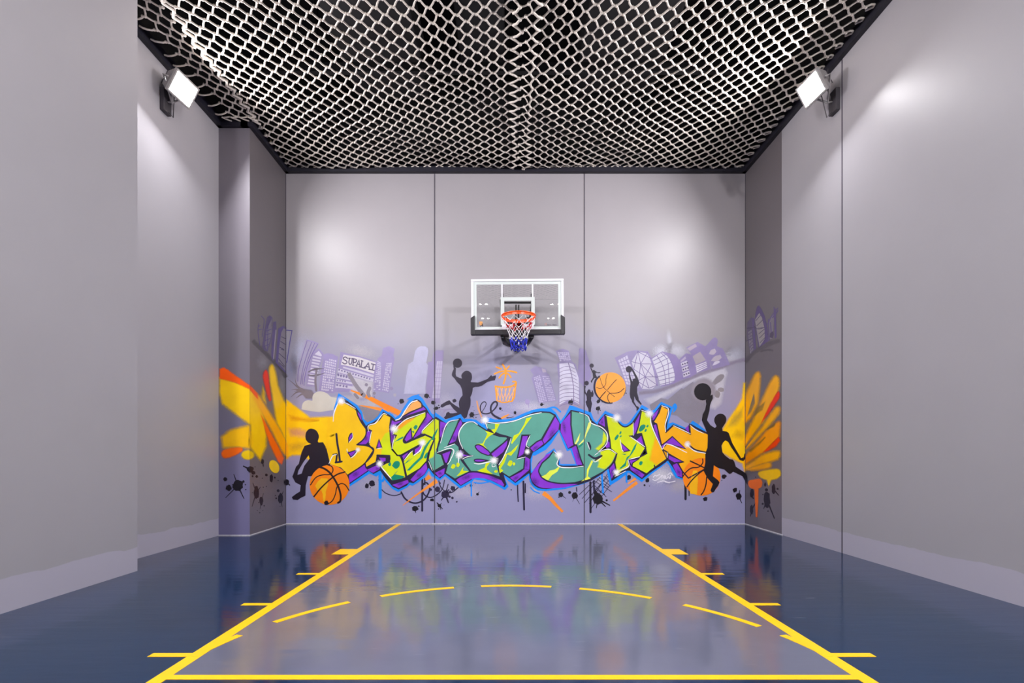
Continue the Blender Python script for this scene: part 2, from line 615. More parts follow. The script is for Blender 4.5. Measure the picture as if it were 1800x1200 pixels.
# back edge ties
for bm_, xa, xb in ((bmL, XL + .15, XSEAM0), (bmR, XSEAM1, XR - .15)):
    x = xa
    while x < xb:
        strand(bm_, (x, NY1, sag(x, NY1)), (x + .06, NY1 + 0.025, WT + .075), 0.008)
        strand(bm_, (x, NY1, sag(x, NY1)), (x - .06, NY1 + 0.025, WT + .075), 0.008)
        x += HX
# thick doubled selvedge rope along the recess
pts = []
y = 4.9
k = 0
while y < 7.25:
    pts.append((XL + 0.10 + (0.05 if k % 2 else -0.01) + random.uniform(-.01, .01), y, sag(XL + .1, y) - .01))
    y += 0.085
    k += 1
bmL.tube(pts, 0.019, ROPE, 7)
o = bmL.build('net_panel', net)
o = bmR.build('net_panel', net)
# loose strip of net that fills the recess over the left floodlight
bmS, eS0, eS1 = net_panel(XLN + 0.22, XL + 0.06, 5.05, YP - 0.12)
for p in eS0:
    q = (XLN + 0.065, p[1] + random.uniform(-.04, .04), WT + 0.07)
    strand(bmS, p, q, 0.0105, slack=.02)
    hooks.tube([(q[0] - .02, q[1], q[2]), (q[0] + .006, q[1], q[2] - .006)], 0.005, BLACK2, 5)
x = XLN + .12
while x < XL + .1:
    strand(bmS, (x, YP - .14, ZN - .01), (x + .1, YP - 0.065, WT + .06), 0.0105)
    strand(bmS, (x + .03, YP - .13, ZN - .01), (x + .12, YP - 0.16, ZN - .02), 0.0105)
    x += .12
bmS.build('recess_strip', net)
# middle seam: zigzag lacing and loose loops between the two panels
bs = MB()
ys = [p for p in sL if p[0] > XSEAM0 - 0.06]
zr = [p for p in sR]
for bank, xx in ((ys, 0), (zr, 1)):
    k = 0
    prev = None
    for p in bank:
        r1 = random.uniform(-.02, .02)
        c = (XSEAM0 + 0.10 + r1 if xx == 0 else XSEAM1 - 0.085 + r1, p[1] + HY, sag(.18, p[1]) - .012)
        bs.tube([p, ((p[0] + c[0]) / 2, p[1] + HY * .35, c[2]), c, ((p[0] + c[0]) / 2, p[1] + HY * 1.65, c[2]), (p[0], p[1] + 2 * HY, p[2])], 0.0135, ROPE, 6)
        bs.ball(c, 0.021, ROPE, 7, 5, (1, 1.3, .8))
m_ = min(len(ys), len(zr)) - 1
for k in range(m_):
    a, c = ys[k], zr[k]
    mid = (0.185 + random.uniform(-.03, .03), (a[1] + c[1]) / 2 + HY + random.uniform(-.02, .02), sag(.18, a[1]) - .015)
    bs.ball(mid, 0.02, ROPE, 7, 5)
    for s_, e_ in (((XSEAM0 + .09, a[1] + HY * 1.0, mid[2] + .006), mid), (mid, (XSEAM1 - .075, c[1] + HY * 1.0, mid[2] + .006)), (mid, (XSEAM1 - .075, c[1] + HY * 3.0, mid[2] + .006))):
        strand(bs, s_, e_, 0.0085)
bs.build('lacing_seam', net)
# curtain net behind the viewer, shows in the backboard glass
bc = MB()
WN = mat('white_cord', (190, 188, 184), 0.8, noise=0.05, nscale=30)
c = 0.125
zc = 5.68
xa, xb = XL + .02, XR - .02
k = xa - zc
while k < xb:
    for s_ in (0, 1):
        # lines x - z = k and x + z = k + zc
        p = [(max(xa, k), max(0, xa - k)), (min(xb, k + zc), min(zc, xb - k))]
        if p[1][0] > p[0][0] + .05:
            if s_ == 0:
                bc.tube([(p[0][0], Y0 + .04, p[0][1] + .01), (p[1][0], Y0 + .04, p[1][1] + .01)], 0.0085, WN, 4)
            else:
                bc.tube([(p[0][0], Y0 + .047, zc - p[0][1] + .01), (p[1][0], Y0 + .047, zc - p[1][1] + .01)], 0.0085, WN, 4)
    k += c
o = bc.build('curtain_net', origin=(0, Y0 + .04, 0))
tag(o, 'white cord curtain net hanging across the open end of the court behind the viewer', 'net')

# ------------------------------------------------------------------ basketball hoop
YBD = 7.52
XC = 0.138
ROLL = Matrix.Translation((XC, YBD, 3.3)) @ Matrix.Rotation(-0.0070, 4, 'Y') @ Matrix.Translation((-XC, -YBD, -3.3))


def bx(px):
    return (px - VX) / F * YBD


def bz(py):
    return CAMZ + (VY - py) / F * YBD


WHITE = mat('white_powder_coat', (216, 216, 224), 0.35, noise=0.02, nscale=10)
BORDER = mat('white_glass_paint', (198, 206, 205), 0.25, noise=0.02, nscale=10)
PAD = mat('black_pad_vinyl', (22, 20, 30), 0.35, noise=0.15, nscale=30)
ORANGE = mat('orange_rim_paint', (245, 84, 8), 0.3, noise=0.04, nscale=30)
RED = mat('red_bracket_paint', (214, 22, 34), 0.35, noise=0.05, nscale=20)
BRKT = mat('black_bracket_paint', (18, 17, 22), 0.35, noise=0.1, nscale=20)
CHROME = mat('zinc_bolt', (190, 190, 195), 0.3, metal=1.0, noise=0.05)
GL = bpy.data.materials.new('backboard_glass')
GL.use_nodes = True
nt = GL.node_tree
nt.nodes.remove(nt.nodes['Principled BSDF'])
tr = nt.nodes.new('ShaderNodeBsdfTransparent')
tr.inputs[0].default_value = (0.96, 0.97, 0.97, 1)
gs = nt.nodes.new('ShaderNodeBsdfGlossy')
gs.inputs['Roughness'].default_value = 0.0
fr = nt.nodes.new('ShaderNodeFresnel')
fr.inputs['IOR'].default_value = 1.65
mx_ = nt.nodes.new('ShaderNodeMixShader')
nt.links.new(fr.outputs[0], mx_.inputs['Fac'])
nt.links.new(tr.outputs[0], mx_.inputs[1])
nt.links.new(gs.outputs[0], mx_.inputs[2])
nt.links.new(mx_.outputs[0], nt.nodes['Material Output'].inputs['Surface'])

hoop = empty('basketball_hoop', (XC, YB, 2.75), 'wall-mounted basketball hoop with clear backboard, orange rim and red white and blue net', 'basketball hoop')


def prism(pts, y0, y1, mt, M=ROLL):
    n = len(pts)
    vs = [(bx(p[0]), y0, bz(p[1])) for p in pts] + [(bx(p[0]), y1, bz(p[1])) for p in pts]
    if M is not None:
        vs = [M @ Vector(v) for v in vs]
    fs = [tuple(range(n)), tuple(range(n, 2 * n))[::-1]] + [(i, n + i, n + (i + 1) % n, (i + 1) % n) for i in range(n)]
    return MB().add(vs, fs, mt)


def join(*mbs):
    r = MB()
    for q in mbs:
        o_ = len(r.v)
        r.v += q.v
        for f, mi, sm in zip(q.f, q.mi, q.sm):
            r.f.append(tuple(i + o_ for i in f))
            r.mi.append(r.m(q.mats[mi]))
            r.sm.append(sm)
    return r


def rect(x0, y0, x1, y1):
    return [(x0, y0), (x1, y0), (x1, y1), (x0, y1)]


def ring_rect(x0, y0, x1, y1, w, ya, yb, mt):
    return join(prism(rect(x0, y0, x1, y0 + w), ya, yb, mt), prism(rect(x0, y1 - w, x1, y1), ya, yb, mt),
                prism(rect(x0, y0 + w, x0 + w, y1 - w), ya, yb, mt), prism(rect(x1 - w, y0 + w, x1, y1 - w), ya, yb, mt))


fx0, fx1, fy0, fy1 = 828.3, 990.8, 490.2, 581.5
g_ = prism(rect(fx0 + 3.5, fy0 + 3.5, fx1 - 3.5, fy1 - 1.5), YBD + 0.004, YBD + 0.012, GL).build('backboard', hoop)
g_['label'] = 'clear glass panel'
ring_rect(fx0, fy0, fx1, fy1, 4.2, YBD - 0.006, YBD + 0.045, WHITE).build('frame', hoop, bevel=0.003)
ring_rect(fx0 + 4.2, fy0 + 4.2, fx1 - 4.2, fy1 - 2.5, 5.2, YBD + 0.0015, YBD + 0.004, BORDER).build('border_band', hoop)
join(prism(rect(880, 522, 940, 528.3), YBD + .001, YBD + .004, BORDER), prism(rect(880, 528.3, 886.3, 571), YBD + .001, YBD + .004, BORDER),
     prism(rect(933.8, 528.3, 940, 571), YBD + .001, YBD + .004, BORDER)).build('target_square', hoop)
prism([(882, 570), (938, 570), (938, 577), (929, 585.5), (892, 585.5), (882, 577)], YBD - .012, YBD + .001, WHITE).build('rim_backing_plate', hoop)
for x0 in (881.2, 935):
    prism(rect(x0, fy0 + 9.2, x0 + 2.7, 522), YBD + .0012, YBD + .004, WHITE).build('support_bar', hoop)
pp = [(827.3, 559), (834.6, 554.3), (834.6, 579.6), (985.6, 579.6), (985.6, 554), (992.8, 559), (992.8, 587.5), (991.5, 588.6), (828.6, 588.6), (827.3, 587.5)]
pd = join(prism([pp[0], pp[1], (834.6, 579.6), (834.6, 588.6), pp[8], pp[9]], YBD - .035, YBD + .05, PAD),
          prism([(834.6, 579.6), (985.6, 579.6), (985.6, 588.6), (834.6, 588.6)], YBD - .035, YBD + .05, PAD),
          prism([pp[4], pp[5], pp[6], pp[7], (985.6, 588.6), (985.6, 579.6)], YBD - .035, YBD + .05, PAD))
pd.build('edge_padding', hoop, bevel=0.008)['label'] = 'black edge padding along the bottom corners'
# black steel bracket between board and wall
br = MB()
xl, xr = bx(882.5), bx(935.5)
for x in (xl, xr):
    br.box((x - .018, YBD + .05, 2.86), (x + .018, YBD + .09, bz(513.6)), BRKT)
br.box((xl, YBD + .05, bz(523.0)), (xr, YBD + .08, bz(520.4)), BRKT)
br.box((xl, YBD + .05, bz(531)), (xr, YBD + .08, bz(528)), BRKT)
br.box((xl, YBD + .05, 2.875), (xr, YBD + .085, 2.92), BRKT)
br.build('bracket_post', hoop, bevel=0.003)
for x in (xl, xr):
    s_ = 1 if x > XC else -1
    for z0, z1 in ((3.42, 3.22), (2.92, 2.97)):
        a = MB()
        a.tube([(x + s_ * .012, YBD + .07, z0), (x + s_ * .012 - s_ * .02, YB - .05, z1)], 0.024, BRKT, 8)
        a.build('bracket_arm', hoop)
wp = MB()
wp.box((xl + .0, YB - .05, 2.93), (xl + .07, YB - 0.0005, 3.36), BRKT).box((xr - .07, YB - .05, 2.93), (xr, YB - 0.0005, 3.36), BRKT)
wp.box((xl, YB - .045, 2.94), (xr, YB - .001, 3.0), BRKT).box((xl, YB - .045, 3.24), (xr, YB - .001, 3.32), BRKT)
wp.build('wall_plate', hoop, bevel=0.003)
# curved lower yoke
pts = []
for i in range(13):
    t = -1 + 2 * i / 12
    pts.append((XC + t * (xr - xl) / 2, YBD + .07 + 0.45 * (1 - t * t) ** .5, 2.885 - .055 * (1 - t * t) ** .5))
MB().tube(pts, 0.03, BRKT, 8).build('bracket_yoke', hoop)
MB().tube([(XC - .02, YBD + .10, 3.36), (XC - .02, YB - .06, 2.80)], 0.012, BRKT, 8).tube([(XC + .02, YBD + .10, 3.36), (XC + .02, YB - .06, 2.80)], 0.012, BRKT, 8).build('spring_strut', hoop)
bo = MB()
for x in (xl, xr):
    for z in (2.90, 2.885):
        pass
    bo.ball((x - .012, YBD + .048, 2.868), 0.008, CHROME).ball((x + .012, YBD + .048, 2.868), 0.008, CHROME)
bo.build('bolt', hoop)
# rim
YR, ZR, RR = 7.115, 3.062, 0.2345
XRM = (911.6 - VX) / F * YR
ring = [(XRM + RR * math.cos(2 * PI * i / 48), YR + RR * math.sin(2 * PI * i / 48)) for i in range(48)]
rm = MB().tube([(x, y, ZR) for x, y in ring], 0.0095, ORANGE, 10, closed=True)
vs, fs = [], []
for i, (x, y) in enumerate(ring):
    for rr, z in ((1.0, ZR - .004), (1.0, ZR - .036), (0.985, ZR - .036), (0.985, ZR - .004)):
        vs.append((XRM + (x - XRM) * rr, YR + (y - YR) * rr, z))
for i in range(48):
    j = (i + 1) % 48
    for k in range(4):
        fs.append((i * 4 + k, j * 4 + k, j * 4 + (k + 1) % 4, i * 4 + (k + 1) % 4))
rm.add(vs, fs, ORANGE)
rm.build('rim', hoop)['label'] = 'orange steel rim'
rp_ = MB()
rp_.box((XRM - .075, YBD - .028, 2.935), (XRM + .075, YBD - .012, 3.055), RED)
rp_.box((XRM - .07, YR + RR - .004, 3.03), (XRM + .07, YBD - .028, 3.055), RED)
rp_.box((XRM - .075, YBD - .11, 2.955), (XRM - .062, YBD - .028, 3.03), RED).box((XRM + .062, YBD - .11, 2.955), (XRM + .075, YBD - .028, 3.03), RED)
rp_.build('rim_bracket', hoop, bevel=0.002)['label'] = 'red rim bracket'
for s_ in (-1, 1):
    a = MB().tube([(XRM + s_ * .035, YBD - .025, 3.01), (XRM + s_ * .035, YBD - .075, 3.01)], 0.019, BRKT, 10)
    a.ball((XRM + s_ * .035, YBD - .078, 3.01), 0.009, CHROME)
    a.build('spring', hoop)
    q = math.radians(90 - s_ * 52)
    MB().tube([(XRM + s_ * .075, YBD - .03, 2.965), (XRM + s_ * .15, YR + .25, 2.975), (XRM + RR * math.cos(q), YR + RR * math.sin(q), ZR - .03)], 0.016, RED, 8).build('rim_brace', hoop)
# net, 12 loops, red / white / blue
NW = mat('net_white', (240, 236, 240), 0.7, noise=0.05, nscale=50)
NR = mat('net_red', (214, 40, 62), 0.7, noise=0.05, nscale=50)
NB = mat('net_blue', (28, 44, 190), 0.7, noise=0.05, nscale=50)
random.seed(3)
nt_ = MB()
n = 10
zs = [ZR - .034, ZR - .10, ZR - .17, ZR - .245, ZR - .315, ZR - .385, ZR - .445]
rs = [0.225, 0.198, 0.165, 0.138, 0.120, 0.112, 0.108]
mats_ = [NW, NR, NW, NW, NB, NB]
P = []
for j in range(7):
    row = []
    for i in range(n):
        a = 2 * PI * (i + (0.5 if j % 2 else 0)) / n + random.uniform(-.05, .05)
        row.append((XRM + rs[j] * math.cos(a), YR + rs[j] * math.sin(a), zs[j] + random.uniform(-.008, .008)))
    P.append(row)
for j in range(6):
    for i in range(n):
        for d in ((0, -1) if j % 2 == 0 else (0, 1)):
            p, q = Vector(P[j][i]), Vector(P[j + 1][(i + d) % n])
            mid = (p + q) / 2 + Vector((0, 0, -.008))
            nt_.tube([p, mid, q], 0.0038 if j < 4 else .0055, NW if (j == 1 and i % 3) else mats_[j], 5, caps=False)
        nt_.ball(P[j + 1][i], 0.009, mats_[j], 6, 4)
for i in range(n):
    p, q = Vector(P[6][i]), Vector(P[6][(i + 1) % n])
    nt_.tube([p, (p + q) / 2 + Vector((0, 0, -.03)), q], 0.0075, NB, 5, caps=False)
for i in (1, 4, 7, 9):
    p = P[5][i]
    nt_.tube([p, (p[0], p[1], p[2] - .045)], 0.006, NW, 5)
nt_.build('net', hoop)['label'] = 'red, white and blue cord net'
# small printed marks on the glass
INK = mat('mark_dark', (48, 38, 48), 0.5, noise=0.05)
INKO = mat('mark_orange', (214, 150, 84), 0.5, noise=0.05)
INKB = mat('mark_faint', (120, 112, 140), 0.5, noise=0.05)
INKR = mat('mark_pink', (190, 128, 118), 0.5, noise=0.05)


def ink(pts, mt):
    return prism(pts, YBD + .0028, YBD + .0038, mt)


lg = join(ink([(842.2, 564), (847.8, 564.3), (848.2, 568), (846.8, 571.4), (843.5, 571), (842.0, 568)], INKO),
          ink([(846.0, 567.6), (847.6, 567.9), (848.6, 570.0), (849.0, 573.6), (847.8, 573.4), (847.2, 571.8), (845.2, 572.2), (844.6, 573.9), (843.8, 573.4), (844.4, 571.4), (847.0, 570.2)], INK),
          ink(rect(839.6, 575.2, 845.6, 576.0), INKB))
lg.build('corner_logo', hoop)['label'] = 'small orange and black logo in the lower left corner of the glass'
t_ = [ink(rect(957.4, 568.8, 958.0, 572.4), INKR), ink(rect(957.4, 568.2, 960.4, 568.8), INKR), ink(rect(959.8, 568.8, 960.6, 572.0), INKR)]
random.seed(8)
for xa, xb in ((960.8, 969.6), (971.2, 979.2)):
    x = xa
    while x < xb - .6:
        w = random.choice((.7, .9, 1.1))
        h = random.choice((.2, .5))
        t_.append(ink(rect(x, 570.1 + (0.0 if x == xa else .3), x + w * .35, 571.9), INK))
        t_.append(ink(rect(x, 570.3 + random.choice((0, .6, 1.1)), x + w, 570.7 + random.choice((.1, .7, 1.2))), INK))
        x += w + .25
x = 960.4
while x < 978.5:
    w = random.choice((.5, .8, 1.0))
    t_.append(ink(rect(x, 574.2, x + w, 575.0 + random.choice((0, .4))), INKB))
    x += w + .35
join(*t_).build('corner_lettering', hoop)['label'] = 'tiny dark lettering in the lower right corner of the glass'

# ------------------------------------------------------------------ floodlights
FB = mat('floodlight_grey', (150, 146, 146), 0.45, noise=0.08, nscale=12)
FBD = mat('floodlight_dark', (58, 54, 60), 0.5, noise=0.1, nscale=12)
CORD = mat('grey_cord', (70, 66, 70), 0.5, noise=0.05)


def lens_mat(strength):
    k = 'lens_%g' % strength
    if k in _M:
        return _M[k]
    return mat(k, (250, 250, 255), 0.3, emit=(252, 250, 252), estr=strength)


def floodlight(wx, y, z, aim, strength, label, reach=0.30):
    """wx: wall plane; the lamp hangs out from the wall on a U bracket"""
    s = 1 if wx < 0 else -1
    root = empty('floodlight', (wx, y, z), label, 'floodlight', 'floodlights on the side walls')
    c = Vector((wx + s * reach, y - 0.02, z + 0.17))
    d = Vector(aim).normalized()
    x_ = d.cross(Vector((0, 0, 1))).normalized()
    y_ = x_.cross(d)
    M = Matrix(((x_.x, y_.x, d.x, c.x), (x_.y, y_.y, d.y, c.y), (x_.z, y_.z, d.z, c.z), (0, 0, 0, 1)))
    MB().box((wx, y - .07, z - .10), (wx + s * .05, y + .07, z + .16), FBD).build('mount_box', root, bevel=0.006)
    # U bracket
    br_ = MB()
    ar = Vector((wx + s * .05, y, z + .03))
    for q in (-1, 1):
        br_.tube([ar, ar + Vector((s * .05, 0, -.01)), M @ Vector((q * .185, 0, -.10)), M @ Vector((q * .185, 0, -.03))], 0.011, FB, 6)
    br_.build('bracket', root)
    hb = MB()
    vs = [M @ Vector(p) for p in [(-.11, -.08, -.15), (.11, -.08, -.15), (.11, .08, -.15), (-.11, .08, -.15), (-.17, -.13, -.01), (.17, -.13, -.01), (.17, .13, -.01), (-.17, .13, -.01)]]
    hb.add(vs, [(0, 3, 2, 1), (4, 5, 6, 7), (0, 1, 5, 4), (1, 2, 6, 5), (2, 3, 7, 6), (3, 0, 4, 7)], FB)
    hb.build('housing', root, bevel=0.006)
    fin = MB()
    for k in range(-3, 4):
        fin.box((k * .028 - .004, -.075, -.185), (k * .028 + .004, .075, -.148), FBD, M)
    fin.build('heat_sink', root)
    fr_ = MB()
    for a, c_ in (((-.175, .115, -.012), (.175, .135, .02)), ((-.175, -.135, -.012), (.175, -.115, .02)), ((-.175, -.115, -.012), (-.155, .115, .02)), ((.155, -.115, -.012), (.175, .115, .02))):
        fr_.box(a, c_, FB, M)
    fr_.build('lens_frame', root)
    MB().add([M @ Vector(p) for p in ((-.153, -.113, .002), (.153, -.113, .002), (.153, .113, .002), (-.153, .113, .002))], [(0, 1, 2, 3)], lens_mat(strength)).build('lens', root)['label'] = 'glowing white lens'
    cd = MB()
    a = M @ Vector((0, .05, -.16))
    cd.tube([a, a + Vector((0, .02, -.10)), Vector((wx + s * .10, y + .02, z - .14)), Vector((wx + s * .03, y + .02, z - .05)), Vector((wx + s * .06, y + .02, z + .1)), Vector((wx + s * .11, y + .05, z + .30)), Vector((wx + s * .06, y + .06, WT + .02))], 0.006, CORD, 6)
    cd.build('power_cord', root)
    return root


S_A, S_B = 900.0, 1020.0
floodlight(XLN, 6.02, 5.25, (0.86, -0.10, -0.50), S_A, 'lit floodlight on the left wall recess beneath the net', 0.235)
floodlight(XR, 6.02, 5.25, (-0.86, -0.10, -0.50), S_A, 'lit floodlight on the right wall beside the upright joint')
floodlight(XL, 0.93, 5.05, (0.55, 0.52, -0.66), S_B, 'lit floodlight high on the left wall beside the viewer')
floodlight(XR, 0.93, 5.05, (-0.55, 0.52, -0.66), S_B, 'lit floodlight high on the right wall beside the viewer')
# twin downlights in the lobby ceiling
DL = mat('downlight_glow', (255, 250, 244), 0.3, emit=(255, 250, 244), estr=110.0)
PL = mat('fill_panel_glow', (255, 252, 250), 0.3, emit=(255, 252, 250), estr=165.0)
for i, x in enumerate((-0.8, 1.52)):
    for j, y in enumerate((-1.5, -3.2)):
        r_ = empty('ceiling_downlight', (x, y, 6.0), '%s twin downlight in the %s row of the lobby ceiling behind the viewer' % (('left', 'right')[i], ('front', 'rear')[j]), 'ceiling light', 'lobby downlights')
        MB().box((x - .2, y - .1, 5.975), (x + .2, y + .1, 6.0), W_WHITE).build('trim_plate', r_)
        for dx in (-.1, .1):
            MB().disc((x + dx, y, 5.968), 0.045, 0.006, DL).build('lamp', r_)
for i, x in enumerate((-2.9, 3.2)):  # unseen glowing panels added as fill light for the court
    for j, y in enumerate((-1.5, -3.2)):
        r_ = empty('fill_panel', (x, y, 6.0), '%s added square fill panel in the %s row of the lobby ceiling behind the viewer' % (('left', 'right')[i], ('front', 'rear')[j]), 'ceiling light', 'added fill panels in the lobby')
        MB().box((x - .33, y - .33, 5.975), (x + .33, y + .33, 6.001), W_WHITE).build('trim_plate', r_)
        MB().box((x - .3, y - .3, 5.965), (x + .3, y + .3, 5.974), PL).build('fill_surface', r_)

# ------------------------------------------------------------------ the mural: flat spray paint on the wall faces
mural = empty('graffiti_mural', (0, YB, 0), 'colourful graffiti mural with big lettering, player silhouettes and a purple skyline on the back wall', 'mural')
CROP = {'C1': (370, 540, 6), 'C2': (370, 720, 6), 'C3': (570, 680, 6), 'C4': (770, 700, 6), 'C5': (960, 680, 6), 'C6': (1120, 720, 6), 'C7': (1130, 530, 6),
        'A1': (500, 580, 10), 'A2': (620, 590, 10), 'A3': (750, 620, 10), 'A4': (900, 600, 10), 'A5': (1010, 620, 10), 'A6': (1070, 570, 7.5),
        'A7': (640, 810, 7.5), 'A8': (880, 810, 7.5), 'D5': (430, 530, 6), 'D6': (1290, 530, 7.06), 'D7': (1270, 640, 4.283), 'D8': (380, 630, 4.136), 'P': (0, 0, 1)}

NAVY = (34, 28, 58)
BLUE = (10, 140, 245)
PURP = (138, 52, 210)
YELL = (255, 200, 0)
ORAN = (255, 180, 0)
LIME = (214, 228, 0)
TEAL = (92, 164, 148)
TEALD = (0, 140, 110)
WHT_ = (248, 246, 252)
SIL = (22, 17, 30)
SIL2 = (40, 32, 54)
LAV = (152, 140, 185)
LAVL = (198, 192, 212)
SMOK = (132, 124, 138)
ORSP = (255, 150, 50)


def pts_of(crop, s):
    ox, oy, k = CROP[crop]
    out = []
    for t in s.split():
        sm = t.endswith('~')
        x, y = t.rstrip('~').split(',')
        out.append((ox + float(x) / k, oy + float(y) / k, sm))
    return out


def path(P, closed, step=2.0):
    n = len(P)
    out = []

    def tan(i, other):
        p = P[i]
        if not p[2]:
            return None
        a = P[(i - 1) % n] if (closed or i > 0) else p
        b = P[(i + 1) % n] if (closed or i < n - 1) else p
        return ((b[0] - a[0]) / 2, (b[1] - a[1]) / 2)
    for i in range(n if closed else n - 1):
        j = (i + 1) % n
        p, q = P[i], P[j]
        out.append((p[0], p[1]))
        if p[2] or q[2]:
            d = (q[0] - p[0], q[1] - p[1])
            L = math.hypot(*d)
            ta, tb = tan(i, j), tan(j, i)

            def cl(t):
                if t is None:
                    return d
                m = math.hypot(*t)
                return (t[0] / m * L, t[1] / m * L) if m > 1e-6 else d
            ta, tb = cl(ta), cl(tb)
            k = max(3, min(9, int(L / step)))
            for u in range(1, k):
                t = u / k
                h1, h2, h3, h4 = 2 * t ** 3 - 3 * t * t + 1, t ** 3 - 2 * t * t + t, -2 * t ** 3 + 3 * t * t, t ** 3 - t * t
                out.append((h1 * p[0] + h2 * ta[0] + h3 * q[0] + h4 * tb[0], h1 * p[1] + h2 * ta[1] + h3 * q[1] + h4 * tb[1]))
    if not closed:
        out.append((P[-1][0], P[-1][1]))
    return out


def allsmooth(P):
    return [(x, y, True) for x, y, _ in P]


def surf_pt(px, py, band, off):
    if band == 'back':
        return ((px - VX) / F * YB, YB - off, CAMZ + (VY - py) / F * YB)
    if band == 'front':
        return ((px - VX) / F * YP, YP - off, CAMZ + (VY - py) / F * YP)
    if band == 'lside':
        Y = min(YB, F * XLP / (px - VX))
        return (XLP + off, Y, CAMZ + (VY - py) / F * Y)
    Y = min(YB, F * XR / (px - VX))
    return (XR - off, Y, CAMZ + (VY - py) / F * Y)


PXL, PXF = VX + F * XLP / YB, VX + F * XLP / YP
PXR = VX + F * XR / YB
PXE = VX + F * XLN / YP
BANDS = (('front', PXE, PXF), ('lside', PXF, PXL), ('back', PXL, PXR), ('right', PXR, VX + F * XR / 7.222))


def clipx(poly, x, keep_greater):
    out = []
    n = len(poly)
    for i in range(n):
        a, b_ = poly[i], poly[(i + 1) % n]
        ia = a[0] >= x if keep_greater else a[0] <= x
        ib = b_[0] >= x if keep_greater else b_[0] <= x
        if ia:
            out.append(a)
        if ia != ib:
            t = (x - a[0]) / (b_[0] - a[0])
            out.append(tuple(a[k] + (b_[k] - a[k]) * t for k in range(3)))
    return out


